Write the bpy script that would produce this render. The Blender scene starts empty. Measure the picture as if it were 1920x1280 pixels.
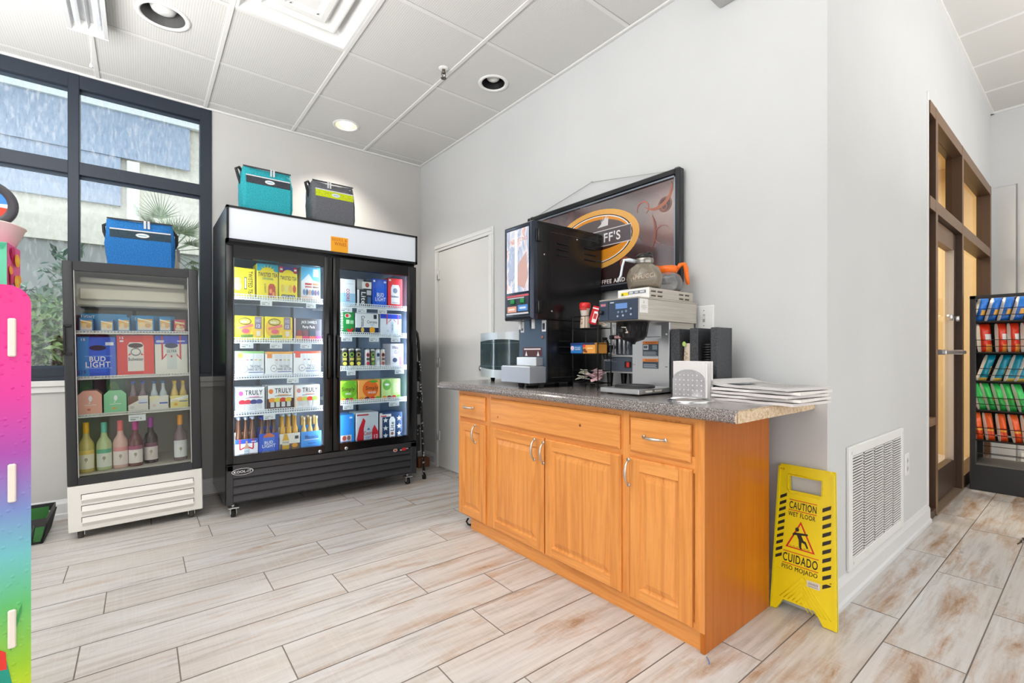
import bpy, bmesh, math, random
from math import sin, cos, pi, radians, tan, atan2, sqrt
from mathutils import Matrix, Vector

# ------------------------------------------------------------------ camera, sky, lights, exposure
SC = bpy.context.scene
COL = SC.collection
CAM_H = 1.08
YAW = radians(38.35)
FPX = 880.0
HOR = 659.5
cd = bpy.data.cameras.new('camera'); cam = bpy.data.objects.new('camera', cd); COL.objects.link(cam)
cam.location = (0, 0, CAM_H); cam.rotation_euler = (pi/2, 0, -YAW)
cd.sensor_width = 36; cd.lens = FPX/1920*36; cd.shift_y = (HOR-640)/1920; cd.clip_start = 0.02
SC.camera = cam
SC.view_settings.view_transform = 'Standard'; SC.view_settings.look = 'None'
SC.view_settings.gamma = 1; SC.view_settings.use_curve_mapping = False
SC.view_settings.exposure = 0.30

wd = bpy.data.worlds.new('sky'); SC.world = wd; wd.use_nodes = True
wd.node_tree.nodes['Background'].inputs[0].default_value = (0.86, 0.93, 1.0, 1)
wd.node_tree.nodes['Background'].inputs[1].default_value = 2.05

def area(name, loc, sx, sy, power, col=(1, .985, .96), rot=(0, 0, 0)):
    l = bpy.data.lights.new(name, 'AREA'); l.shape = 'RECTANGLE'; l.size = sx; l.size_y = sy
    l.energy = power; l.color = col
    o = bpy.data.objects.new(name, l); COL.objects.link(o); o.location = loc; o.rotation_euler = rot
    return o
def globe(name, loc, rad, power, col=(1, .99, .975)):
    l = bpy.data.lights.new(name, 'POINT'); l.shadow_soft_size = rad; l.energy = power; l.color = col
    o = bpy.data.objects.new(name, l); COL.objects.link(o); o.location = loc; return o
# storefront daylight from behind the camera, plus unseen fill lights added for brightness
area('ceiling_fill', (0.2, 0.9, 2.92), 2.4, 1.2, 8, (1, .99, .975))  # added downward fill, no fixture belongs to it
area('storefront_daylight', (1.2, -3.5, 1.5), 8.0, 2.4, 132, (.975, .985, 1), (pi/2, 0, pi))
area('side_fill', (-4.1, .6, 1.5), 4.6, 2.2, 48, (.90, .95, 1), (pi/2, 0, -pi/2))  # added cool fill from the left, no window in that wall
area('fill_uplight', (-1.5, 2.7, 1.7), 1.8, 1.4, 42, (1, .995, .985), (pi, 0, 0))  # added upward fill to brighten the left ceiling, no lamp there
area('fill_uplight', (-1.25, 1.0, 1.8), 1.6, 1.6, 125, (1, .995, .985), (pi, 0, 0))  # added upward fill out of view, lifts the far ceiling
area('fill_uplight', (4.0, -1.4, 1.9), 2.6, 1.0, 60, (1, .995, .985), (pi, 0, 0))  # added upward fill for the high ceiling on the right
area('passage_light', (5.4, 2.2, 2.9), 1.6, 1.2, 95, (1, .93, .82))
sp = bpy.data.lights.new('downlight_lamp', 'SPOT'); sp.energy = 95; sp.spot_size = 1.9; sp.spot_blend = .8; sp.shadow_soft_size = .04; sp.color = (1, .95, .87)
spo = bpy.data.objects.new('downlight_lamp', sp); COL.objects.link(spo); spo.location = (1.322, 3.865, 2.948)

# ------------------------------------------------------------------ pixel -> point on a known plane of the room
FW = (sin(YAW), cos(YAW)); RT = (cos(YAW), -sin(YAW))
def ray(px):
    k = (px-960)/FPX
    return FW[0]+k*RT[0], FW[1]+k*RT[1]
def onY(px, Y):            # x on the plane y=Y, and depth
    d = ray(px); t = Y/d[1]; return t*d[0], t
def onX(px, X):            # y on the plane x=X, and depth
    d = ray(px); t = X/d[0]; return t*d[1], t
def zat(py, t): return CAM_H-(py-HOR)/FPX*t
def yx(px, Y): return onY(px, Y)[0]
def yz(px, py, Y): return zat(py, onY(px, Y)[1])
def xy(px, X): return onX(px, X)[0]
def xz(px, py, X): return zat(py, onX(px, X)[1])

# ------------------------------------------------------------------ materials
def lin(c):
    return tuple(((v/255)/12.92 if v/255 <= .04045 else ((v/255+.055)/1.055)**2.4) for v in c)
_m = {}
def new_mat(name):
    m = bpy.data.materials.new(name); m.use_nodes = True
    return m, m.node_tree.nodes, m.node_tree.links, m.node_tree.nodes['Principled BSDF']
def mat(c, rough=.5, metal=0., emit=0., name=None, spec=.5):
    key = (tuple(c), rough, metal, emit, spec)
    if key in _m: return _m[key]
    m, n, l, b = new_mat(name or 'colour')
    lc = lin(c)
    b.inputs['Base Color'].default_value = (*lc, 1); b.inputs['Roughness'].default_value = rough
    b.inputs['Metallic'].default_value = metal; b.inputs['Specular IOR Level'].default_value = spec
    if emit:
        b.inputs['Emission Color'].default_value = (*lc, 1); b.inputs['Emission Strength'].default_value = emit
    _m[key] = m
    return m
def N(n, t, **kw):
    o = n.new(t)
    for k, v in kw.items(): setattr(o, k, v)
    return o
def coords(n, l, scale=(1, 1, 1), kind='Object'):
    tc = N(n, 'ShaderNodeTexCoord'); mp = N(n, 'ShaderNodeMapping'); mp.inputs['Scale'].default_value = scale
    l.new(tc.outputs[kind], mp.inputs['Vector']); return mp.outputs[0]
def noise(n, l, vec, scale, detail=4, rough=.55, dist=0):
    t = N(n, 'ShaderNodeTexNoise'); t.inputs['Scale'].default_value = scale; t.inputs['Detail'].default_value = detail
    t.inputs['Roughness'].default_value = rough; t.inputs['Distortion'].default_value = dist
    l.new(vec, t.inputs['Vector']); return t.outputs['Fac']
def ramp(n, l, fac, stops):
    r = N(n, 'ShaderNodeValToRGB'); e = r.color_ramp.elements
    while len(e) < len(stops): e.new(.5)
    for i, (p, c) in enumerate(stops):
        e[i].position = p; e[i].color = (*lin(c), 1)
    l.new(fac, r.inputs[0]); return r.outputs[0]
def mixc(n, l, fac, a, b, mode='MIX'):
    x = N(n, 'ShaderNodeMix'); x.data_type = 'RGBA'; x.blend_type = mode
    if isinstance(fac, float): x.inputs[0].default_value = fac
    else: l.new(fac, x.inputs[0])
    for s, v in ((6, a), (7, b)):
        if isinstance(v, tuple): x.inputs[s].default_value = (*lin(v), 1)
        else: l.new(v, x.inputs[s])
    return x.outputs[2]
def bump(n, l, b, fac, strength=.2, dist=.01):
    bp = N(n, 'ShaderNodeBump'); bp.inputs['Strength'].default_value = strength; bp.inputs['Distance'].default_value = dist
    l.new(fac, bp.inputs['Height']); l.new(bp.outputs[0], b.inputs['Normal'])
def mapr(n, l, fac, a, b_, c=0., d=1.):
    r = N(n, 'ShaderNodeMapRange'); r.inputs[1].default_value = a; r.inputs[2].default_value = b_
    r.inputs[3].default_value = c; r.inputs[4].default_value = d; l.new(fac, r.inputs[0]); return r.outputs[0]

def wall_paint(c, name):
    m, n, l, b = new_mat(name); v = coords(n, l)
    f = noise(n, l, v, 1.2, 3)
    c2 = tuple(x-5 for x in c)
    l.new(ramp(n, l, f, [(.35, c2), (.65, c)]), b.inputs['Base Color'])
    b.inputs['Roughness'].default_value = .6; b.inputs['Specular IOR Level'].default_value = .3
    bump(n, l, b, noise(n, l, v, 90, 2), .06, .002); return m
def oak(name, base, dark, sc):
    m, n, l, b = new_mat(name); v = coords(n, l, sc)
    f = noise(n, l, v, 1.0, 5, .6, .6); g = noise(n, l, v, 6.0, 3, .6)
    c = ramp(n, l, f, [(.3, dark), (.52, base), (.75, tuple(min(255, x+10) for x in base))])
    g2 = mapr(n, l, g, .52, .72, 0, .45)
    c = mixc(n, l, g2, c, dark)
    l.new(c, b.inputs['Base Color']); b.inputs['Roughness'].default_value = .33
    bump(n, l, b, g, .05, .001); return m
def fabric(c, name):
    m, n, l, b = new_mat(name); v = coords(n, l)
    f = noise(n, l, v, 220, 2); c2 = tuple(max(0, int(x*.78)) for x in c); c3 = tuple(min(255, int(x*1.08)+4) for x in c)
    l.new(ramp(n, l, f, [(.35, c2), (.65, c3)]), b.inputs['Base Color'])
    b.inputs['Roughness'].default_value = .8
    bump(n, l, b, f, .3, .002); return m
def thin_glass(name, tint=(255, 255, 255), refl=1.0, dirt=0.0, dcol=(.9, .92, .95, 1), lo=.5, hi=.75):
    m = bpy.data.materials.new(name); m.use_nodes = True; n = m.node_tree.nodes; l = m.node_tree.links
    n.remove(n['Principled BSDF']); out = n['Material Output']
    tr = N(n, 'ShaderNodeBsdfTransparent'); tr.inputs[0].default_value = (*lin(tint), 1)
    gl = N(n, 'ShaderNodeBsdfGlossy'); gl.inputs['Roughness'].default_value = .02
    fr = N(n, 'ShaderNodeFresnel'); fr.inputs['IOR'].default_value = 1.5
    mu = N(n, 'ShaderNodeMath', operation='MULTIPLY'); mu.inputs[1].default_value = refl; mu.use_clamp = True
    l.new(fr.outputs[0], mu.inputs[0])
    mx = N(n, 'ShaderNodeMixShader'); l.new(mu.outputs[0], mx.inputs[0]); l.new(tr.outputs[0], mx.inputs[1]); l.new(gl.outputs[0], mx.inputs[2])
    last = mx.outputs[0]
    if dirt:
        df = N(n, 'ShaderNodeBsdfDiffuse'); df.inputs[0].default_value = dcol
        v = coords(n, l, (1, 1, .25)); f = mapr(n, l, noise(n, l, v, 55, 4), lo, hi, 0, dirt)
        m2 = N(n, 'ShaderNodeMixShader'); l.new(f, m2.inputs[0]); l.new(last, m2.inputs[1]); l.new(df.outputs[0], m2.inputs[2]); last = m2.outputs[0]
    l.new(last, out.inputs['Surface']); return m

WALL = wall_paint((210, 211, 211), 'grey_wall_paint')
WALLB = wall_paint((200, 198, 195), 'grey_wall_paint_back')
WHITE = mat((232, 232, 230), .45); WHITE2 = mat((222, 221, 218), .5)
BLACK = mat((22, 22, 24), .35); BLACKG = mat((14, 14, 15), .12); BLACKM = mat((34, 34, 36), .6)
CHROME = mat((205, 205, 205), .14, 1.); STEEL = mat((188, 182, 172), .3, 1.); STEELW = mat((215, 216, 218), .28, .85)
GREYD = mat((70, 72, 75), .5); RUBBER = mat((25, 25, 25), .8)
OAKV = oak('oak_upright_grain', (229, 152, 76), (206, 126, 54), (34, 34, 1.6))
OAKH = oak('oak_level_grain', (230, 154, 79), (208, 128, 56), (34, 1.6, 34))
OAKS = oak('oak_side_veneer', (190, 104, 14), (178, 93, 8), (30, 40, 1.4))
GLASS = thin_glass('door_glass', (250, 253, 252), .55)
GLASSD = thin_glass('passage_glass', (250, 250, 246), .22)
GLASS2 = thin_glass('window_glass', (246, 250, 250), .8, .22)
POTG = thin_glass('pot_glass', (240, 232, 218), 1.8, .20, (.66, .58, .46, 1), 0, .3)
POTC = thin_glass('clear_pot_glass', (246, 246, 246), 2.0, .10, (.8, .8, .8, 1), 0, .3)
BRONZE = mat((86, 66, 50), .35, .35)

# ------------------------------------------------------------------ mesh builder
OFF = {}
_txt = {}
def text_geo(s, bold=True):
    key = (s, bold)
    if key not in _txt:
        cu = bpy.data.curves.new('lettering', 'FONT'); cu.body = s; cu.resolution_u = 4; cu.space_character = 1.12
        cu.align_x = 'CENTER'
        if bold and 'M' not in s: cu.offset = .016
        o = bpy.data.objects.new('lettering', cu)
        me = bpy.data.meshes.new_from_object(o)
        vs = [v.co.copy() for v in me.vertices]; fs = [list(p.vertices) for p in me.polygons]
        x0 = min(v.x for v in vs); x1 = max(v.x for v in vs); y0 = min(v.y for v in vs); y1 = max(v.y for v in vs)
        vs = [((v.x-x0)/(x1-x0), (v.y-y0)/(y1-y0)) for v in vs]
        if 'M' in s: k = len(vs); vs = vs+[(u+.005, v) for u, v in vs]; fs = fs+[[i+k for i in f] for f in fs]
        bpy.data.objects.remove(o); bpy.data.curves.remove(cu); bpy.data.meshes.remove(me)
        _txt[key] = (vs, fs)
    return _txt[key]

class MB:
    def __init__(s): s.v = []; s.f = []; s.mi = []; s.sm = []; s.mats = []; s.M = Matrix.Identity(4)
    def mid(s, m):
        if m not in s.mats: s.mats.append(m)
        return s.mats.index(m)
    def add(s, vs, fs, m, smooth=False):
        b = len(s.v); s.v += [s.M @ Vector(p) for p in vs]; k = s.mid(m) if not isinstance(m, list) else None
        for i, f in enumerate(fs):
            s.f.append([b+j for j in f]); s.mi.append(k if k is not None else s.mid(m[i])); s.sm.append(smooth)
        return s
    def box(s, x0, x1, y0, y1, z0, z1, m, bev=0, seg=1):
        if x0 > x1: x0, x1 = x1, x0
        if y0 > y1: y0, y1 = y1, y0
        if z0 > z1: z0, z1 = z1, z0
        if bev:
            bm = bmesh.new(); bmesh.ops.create_cube(bm, size=1)
            for v in bm.verts: v.co = Vector(((x0+x1)/2+v.co.x*(x1-x0), (y0+y1)/2+v.co.y*(y1-y0), (z0+z1)/2+v.co.z*(z1-z0)))
            bev = min(bev, .49*min(x1-x0, y1-y0, z1-z0))
            bmesh.ops.bevel(bm, geom=bm.edges[:], offset=bev, segments=seg, profile=.5, affect='EDGES')
            bm.verts.index_update()
            s.add([v.co.copy() for v in bm.verts], [[v.index for v in f.verts] for f in bm.faces], m, seg > 1); bm.free(); return s
        vs = [(x, y, z) for x in (x0, x1) for y in (y0, y1) for z in (z0, z1)]
        return s.add(vs, [(0, 1, 3, 2), (4, 6, 7, 5), (0, 4, 5, 1), (2, 3, 7, 6), (0, 2, 6, 4), (1, 5, 7, 3)], m)
    def prism(s, pts, a, b, m, axis='z', smooth=False):     # polygon pts (u,v) extruded from a to b along axis
        n = len(pts)
        def P(u, v, w): return {'z': (u, v, w), 'y': (u, w, v), 'x': (w, u, v)}[axis]
        vs = [P(u, v, a) for u, v in pts]+[P(u, v, b) for u, v in pts]
        fs = [list(range(n))[::-1], list(range(n, 2*n))]+[[i, (i+1) % n, n+(i+1) % n, n+i] for i in range(n)]
        return s.add(vs, fs, m, smooth)
    def tube(s, pts, r, m, seg=8, cap=True):
        pts = [Vector(p) for p in pts]; vs = []; fs = []; n = len(pts)
        rr = r if isinstance(r, (list, tuple)) else [r]*n
        prev = None
        for i, p in enumerate(pts):
            t = (pts[min(i+1, n-1)]-pts[max(i-1, 0)]).normalized()
            if prev is None:
                a = Vector((0, 0, 1)) if abs(t.z) < .9 else Vector((1, 0, 0)); u = t.cross(a).normalized()
            else:
                u = (prev-t*prev.dot(t)).normalized()
            prev = u; w = t.cross(u)
            for k in range(seg):
                an = 2*pi*k/seg; vs.append(p+(u*cos(an)+w*sin(an))*rr[i])
        for i in range(n-1):
            for k in range(seg):
                k2 = (k+1) % seg; fs.append([i*seg+k, i*seg+k2, (i+1)*seg+k2, (i+1)*seg+k])
        if cap: fs += [list(range(seg))[::-1], [(n-1)*seg+k for k in range(seg)]]
        return s.add(vs, fs, m, True)
    def lathe(s, prof, c, m, seg=20, ang=2*pi):              # prof: (radius, z) from bottom to top about a vertical axis at c
        vs = []; fs = []; full = abs(ang-2*pi) < 1e-6; ns = seg if full else seg+1
        for r, z in prof:
            for k in range(ns):
                a = ang*k/seg; vs.append((c[0]+r*cos(a), c[1]+r*sin(a), c[2]+z))
        mm = []
        for i in range(len(prof)-1):
            for k in range(seg):
                k2 = (k+1) % ns; fs.append([i*ns+k, i*ns+k2, (i+1)*ns+k2, (i+1)*ns+k])
                mm.append(m[i] if isinstance(m, list) else m)
        return s.add(vs, fs, mm, True)
    def cyl(s, a, b, r, m, seg=16): return s.tube([a, b], r, m, seg)
    def rings(s, F, W, H, prof, m, cap=None):                # raised panel in frame F; prof = (inset, depth)
        vs = []; fs = []
        for ins, d in prof: vs += [F @ Vector(p) for p in ((ins, ins, d), (W-ins, ins, d), (W-ins, H-ins, d), (ins, H-ins, d))]
        for i in range(len(prof)-1):
            for k in range(4): fs.append([i*4+k, i*4+(k+1) % 4, i*4+4+(k+1) % 4, i*4+4+k])
        q = (len(prof)-1)*4
        s.add(vs, fs, m); s.add([vs[q+k] for k in range(4)], [[0, 1, 2, 3]], cap or m); return s
    def art(s, F, W, H, items, d0=.0006, step=.00035):       # flat print in frame F scaled to W x H; items in 0..1
        for i, it in enumerate(items):
            d = d0+step*i; k = it[0]
            c = it[-1]; m = c if not isinstance(c, tuple) else mat(c, .45)
            def P(u, v): return F @ Vector((u*W, v*H, d))
            if k == 'r':
                _, a, b, c1, d1, _c = it; s.add([P(a, b), P(c1, b), P(c1, d1), P(a, d1)], [[0, 1, 2, 3]], m)
            elif k == 'e':
                _, cx, cy, rx, ry, _c = it; s.add([P(cx+rx*cos(t*pi/20), cy+ry*sin(t*pi/20)) for t in range(40)], [list(range(40))], m)
            elif k == 'p': s.add([P(*q) for q in it[1]], [list(range(len(it[1])))], m)
            elif k == 't':
                _, tx, a, b, c1, d1, _c = it; vs, fs = text_geo(tx); s.add([P(a+u*(c1-a), b+v*(d1-b)) for u, v in vs], fs, m)
            elif k == 'tr':      # text rotated a quarter turn, reading downward
                _, tx, a, b, c1, d1, _c = it; vs, fs = text_geo(tx); s.add([P(a+v*(c1-a), d1-u*(d1-b)) for u, v in vs], fs, m)
            elif k == 'tu':      # text reading upward
                _, tx, a, b, c1, d1, _c = it; vs, fs = text_geo(tx); s.add([P(c1-v*(c1-a), b+u*(d1-b)) for u, v in vs], fs, m)
        return s
    def build(s, name, parent=None, label=None, cat=None, group=None, kind=None, at=None):
        me = bpy.data.meshes.new(name)
        o = bpy.data.objects.new(name, me); COL.objects.link(o)
        if parent is not None:
            off = OFF[parent.name]; o.parent = parent
        else:
            if at is None and kind != 'structure' and s.v:
                xs = [v.x for v in s.v]; ys = [v.y for v in s.v]; zs = [v.z for v in s.v]
                at = ((min(xs)+max(xs))/2, (min(ys)+max(ys))/2, min(zs))
            off = Vector(at or (0, 0, 0)); o.location = off
        OFF[o.name] = off
        me.from_pydata([v-off for v in s.v], [], s.f)
        for m in s.mats: me.materials.append(m)
        me.polygons.foreach_set('material_index', s.mi); me.polygons.foreach_set('use_smooth', s.sm)
        me.update()
        tag(o, label, cat, group, kind); return o
def tag(o, label=None, cat=None, group=None, kind=None):
    for k, v in (('label', label), ('category', cat), ('group', group), ('kind', kind)):
        if v: o[k] = v
def thing(name, label, cat, loc, group=None):
    o = bpy.data.objects.new(name, None); COL.objects.link(o); o.location = loc; o.empty_display_size = .05
    OFF[o.name] = Vector(loc); tag(o, label, cat, group); return o
def frame(o, u, v, n):
    u, v, n = Vector(u), Vector(v), Vector(n)
    return Matrix(((u.x, v.x, n.x, o[0]), (u.y, v.y, n.y, o[1]), (u.z, v.z, n.z, o[2]), (0, 0, 0, 1)))
def FXf(x, y, z): return frame((x, y, z), (0, -1, 0), (0, 0, 1), (-1, 0, 0))     # faces the camera's left room, u runs to -y
def FYf(x, y, z): return frame((x, y, z), (1, 0, 0), (0, 0, 1), (0, -1, 0))      # faces -y, u runs to +x

# ------------------------------------------------------------------ the room
WX, WY, CY, DX, ZC, ZH = 2.202, 4.252, .7055, 6.63, 2.938, 3.45
XL, YB = -4.2, -3.6
YS = -.25                                    # where the low ceiling steps up to the high one

def plank_mat():
    m, n, l, b = new_mat('whitewashed_plank_tile')
    at = N(n, 'ShaderNodeAttribute'); at.attribute_name = 'plank'
    tc = N(n, 'ShaderNodeTexCoord'); ad = N(n, 'ShaderNodeVectorMath', operation='ADD')
    sc = N(n, 'ShaderNodeVectorMath', operation='SCALE'); sc.inputs['Scale'].default_value = 37.
    l.new(at.outputs['Vector'], sc.inputs[0]); l.new(tc.outputs['Object'], ad.inputs[0]); l.new(sc.outputs[0], ad.inputs[1])
    def mp(s):
        p = N(n, 'ShaderNodeMapping'); p.inputs['Scale'].default_value = s; l.new(ad.outputs[0], p.inputs['Vector']); return p.outputs[0]
    grain = noise(n, l, mp((2.2, 34, 1)), 1.0, 6, .65, .4)
    soft = noise(n, l, mp((1.1, 6, 1)), 1.0, 3, .55, .3)
    rust = noise(n, l, mp((1.5, 8.5, 1)), 1.25, 8, .68, .35)
    burn = noise(n, l, mp((3.2, 7, 1)), 1.5, 7, .7, .4)
    saw = noise(n, l, mp((150, 5, 1)), 1.0, 2, .5)
    c = ramp(n, l, grain, [(.28, (164, 157, 152)), (.48, (202, 199, 197)), (.72, (218, 216, 215))])
    c = mixc(n, l, mapr(n, l, soft, .35, .75, 0, .6), c, (196, 184, 170))
    # warmer, more stained planks towards the passage on the right: the wear pattern of that part of the floor
    sep = N(n, 'ShaderNodeSeparateXYZ'); l.new(tc.outputs['Object'], sep.inputs[0])
    wx = mapr(n, l, sep.outputs[0], -.2, 2.4, -.035, .068)
    r2 = N(n, 'ShaderNodeMath', operation='ADD'); l.new(rust, r2.inputs[0]); l.new(wx, r2.inputs[1])
    ra = mapr(n, l, r2.outputs[0], .55, .72, 0, .85)
    c = mixc(n, l, ra, c, (172, 134, 98))
    rb = mapr(n, l, r2.outputs[0], .66, .80, 0, .7)
    c = mixc(n, l, rb, c, (122, 86, 56))
    ba = mapr(n, l, burn, .66, .80, 0, .75)
    c = mixc(n, l, ba, c, (96, 84, 72))
    c = mixc(n, l, mapr(n, l, saw, .5, .8, 0, .22), c, (226, 223, 220))
    l.new(c, b.inputs['Base Color']); b.inputs['Roughness'].default_value = .36
    bump(n, l, b, grain, .10, .002)
    return m
def floor():
    mb = MB(); grout = mat((132, 122, 114), .8); pm = plank_mat()
    w = .2275; L = .905; g = .0022
    offs = {0: 2.172, 1: 2.404, -1: 2.755, 3: 1.0, 4: .80, 5: 1.094, 6: .408, 7: .104, 8: .731, 9: .473, 10: .785, 11: .175, 12: .62, 2: 1.7}
    rnd = random.Random(5); att = []
    mb.box(XL, 7.2, YB, 4.30, -.05, -.0015, grout); att += [(0, 0, 0)]*6
    n0 = int((YB-.515)/w)-1
    for n in range(n0, 18):
        y1 = .515+w*n; y0 = y1-w
        if y0 > 4.25: break
        o = offs.get(n, rnd.random()*L); x = o-L*math.ceil((o-XL)/L)
        while x < 7.2:
            a, b_ = max(x, XL)+g, min(x+L, 7.2)-g; c, d = max(y0, YB)+g, min(y1, 4.29)-g
            if b_ > a and d > c:
                mb.add([(a, c, 0), (b_, c, 0), (b_, d, 0), (a, d, 0)], [[0, 1, 2, 3]], pm)
                att.append((rnd.random(), rnd.random(), rnd.random()))
            x += L
    o = mb.build('floor', kind='structure')
    at = o.data.attributes.new('plank', 'FLOAT_VECTOR', 'FACE')
    for i, v in enumerate(att): at.data[i].vector = v
floor()

# walls
MB().box(WX, WX+.09, CY, WY, 0, ZC, WALL).build('wall_right', kind='structure')
mb = MB(); WR = .427
mb.box(WR, 2.4, WY, WY+.12, 0, ZC, WALLB); mb.box(XL, WR, WY, WY+.12, 0, .885, WALLB); mb.box(XL, -2.45, WY, WY+.12, .885, ZC, WALLB)
mb.box(-2.45, WR, WY, WY+.12, ZC-.004, ZC, WALLB)
mb.build('wall_back', kind='structure')
mb = MB()
mb.box(WX+.09, 3.955, CY, CY+.09, 0, ZH, WALL); mb.box(WX, WX+.09, CY-.0005, CY, 0, ZC, WALL); mb.box(WX, WX+.09, CY, CY+.09, ZC, ZH, WALL)
mb.box(3.955, 6.53, CY, CY+.09, 2.69, ZH, WALL)
mb.box(6.53, DX, CY, CY+.09, 0, ZH, WALL); mb.box(3.925, 3.955, CY-.006, CY, .0, 2.74, WHITE)
mb.build('wall_passage', kind='structure')
MB().box(DX, DX+.1, YB, CY+.09, 0, ZH, WALL).build('wall_far_right', kind='structure')
MB().box(XL-.1, XL, YB, WY+.12, 0, ZH, WALL).build('wall_left', kind='structure')
MB().box(XL, DX, YB-.1, YB, 0, ZH, WALL).build('wall_front', kind='structure')
TAN = wall_paint((226, 200, 152), 'tan_wall_paint')
mb = MB(); mb.box(DX, DX+.1, CY+.09, 3.3, 0, 3.0, TAN); mb.box(2.6, DX, 3.3, 3.4, 0, 3.0, TAN); mb.box(2.5, 2.6, CY+.09, 3.3, 0, 3.0, TAN)
mb.box(2.5, DX+.1, CY+.09, 3.4, 3.0, 3.05, TAN)
mb.build('wall_back_room', kind='structure')

# low ceiling: ribbed lay-in tiles in a grid, holes where the downlights sit
def ceil_mat():
    m, n, l, b = new_mat('ribbed_ceiling_tile'); v = coords(n, l)
    w = N(n, 'ShaderNodeTexWave'); w.bands_direction = 'X'; w.inputs['Scale'].default_value = 26; w.inputs['Distortion'].default_value = .6
    w.inputs['Detail'].default_value = 1; w.inputs['Detail Scale'].default_value = 6
    l.new(v, w.inputs['Vector'])
    l.new(ramp(n, l, w.outputs['Fac'], [(.15, (206, 205, 202)), (.5, (218, 217, 214))]), b.inputs['Base Color'])
    b.inputs['Roughness'].default_value = .7; bump(n, l, b, w.outputs['Fac'], .12, .002); return m
CT = ceil_mat(); BAR = mat((226, 225, 223), .5); CT2 = mat((208, 206, 202), .7); CSHADE = mat((168, 167, 164), .7)
S = .6125
gx = [1.61-S*i for i in range(0, 10)]; gx = sorted([g for g in gx if g > XL]+[WX, XL])
gy = [2.3025+S*j for j in range(-4, 4)]; gy = sorted([g for g in gy if g > YS]+[WY, YS])
HOLES = {(1.913, 2.627): .083, (1.322, 3.865): .083, (.098, 3.234): .105}
DIF = (.385, 2.3025)
def ceiling():
    mb = MB()
    for i in range(len(gx)-1):
        for j in range(len(gy)-1):
            x0, x1, y0, y1 = gx[i], gx[i+1], gy[j], gy[j+1]
            if abs(x0-DIF[0]) < .02 and abs(y0-DIF[1]) < .02: continue
            h = [(c, r) for c, r in HOLES.items() if x0 < c[0] < x1 and y0 < c[1] < y1]
            if not h: mb.add([(x0, y0, ZC), (x0, y1, ZC), (x1, y1, ZC), (x1, y0, ZC)], [[0, 1, 2, 3]], CT); continue
            (cx, cy), r = h[0]; n = 40; ci = []; sq = []
            for k in range(n):
                a = 2*pi*k/n+pi/4; dx, dy = cos(a), sin(a)
                t = min(((x1-cx) if dx > 0 else (cx-x0))/max(1e-6, abs(dx)), ((y1-cy) if dy > 0 else (cy-y0))/max(1e-6, abs(dy)))
                ci.append((cx+r*dx, cy+r*dy, ZC)); sq.append((cx+t*dx, cy+t*dy, ZC))
            mb.add(ci+sq, [[k, (k+1) % n, n+(k+1) % n, n+k] for k in range(n)], CT)
            for X in (x0, x1):          # fill the four corners the fan leaves open
                for Y in (y0, y1):
                    near = sorted(sq, key=lambda p: (p[0]-X)**2+(p[1]-Y)**2)[:2]
                    mb.add([near[0], near[1], (X, Y, ZC)], [[0, 1, 2]], CT)
    for x in gx[1:-1]: mb.box(x-.013, x+.013, YS, WY, ZC-.008, ZC-.0005, BAR, .003)
    for y in gy[1:-1]:
        mb.box(XL, WX, y-.012, y+.012, ZC-.003, ZC-.0004, BAR); mb.box(XL, WX, y-.0155, y-.012, ZC-.0012, ZC-.0003, CSHADE)  # grey strip paints a shadow line beside each cross bar
    mb.box(XL, WX, WY-.022, WY, ZC-.014, ZC-.0005, BAR, .003); mb.box(WX-.022, WX, YS, WY, ZC-.012, ZC-.0005, BAR, .003)
    mb.box(XL, WX, YS-.02, YS, ZC-.01, ZH, WALL)
    mb.box(XL, 2.3, YS, WY+.1, ZC+.25, ZC+.27, BAR)
    mb.build('ceiling', kind='structure')
    mb = MB(); mb.box(XL, DX+.1, YB, CY, ZH, ZH+.04, CT2)
    for x in [4.83+.61*k for k in range(-14, 3)]: mb.box(x-.012, x+.012, YB, CY, ZH-.005, ZH, BAR)
    for y in [.12-.61*k for k in range(0, 6)]: mb.box(XL, DX, y-.014, y+.014, ZH-.006, ZH, BAR)
    mb.box(WX, DX, CY-.024, CY, ZH-.02, ZH, BAR); mb.box(DX-.024, DX, YB, CY, ZH-.02, ZH, BAR)
    mb.box(WX, WX+.1, YS-.02, CY, ZC, ZH, WALL)
    mb.box(XL, WX, YS-.3, YS-.02, ZH-.004, ZH-.001, BAR)
    mb.build('ceiling', kind='structure')
ceiling()

# baseboards
BBM = mat((222, 222, 223), .4)
def baseboard(name, p, q, nrm):
    mb = MB(); prof = [(0, 0), (.024, 0), (.024, .018), (.016, .026), (.015, .085), (.009, .098), (.006, .108), (0, .112)]
    p = Vector((*p, 0)); q = Vector((*q, 0)); nn = Vector((*nrm, 0)); vs = [p+nn*a+Vector((0, 0, b)) for a, b in prof]+[q+nn*a+Vector((0, 0, b)) for a, b in prof]
    k = len(prof); mb.add(vs, [list(range(k)), list(range(k, 2*k))[::-1]]+[[i, (i+1) % k, k+(i+1) % k, k+i] for i in range(k)], BBM)
    mb.build(name, kind='structure')
baseboard('baseboard_back', (XL, WY), (WX, WY), (0, -1))
baseboard('baseboard_right', (WX, 3.955), (WX, WY-.03), (-1, 0))
baseboard('baseboard_right', (WX, CY-.024), (WX, 3.0), (-1, 0))
baseboard('baseboard_passage', (WX-.024, CY), (3.94, CY), (0, -1))
baseboard('baseboard_far_right', (DX, YB), (DX, .50), (-1, 0))

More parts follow.
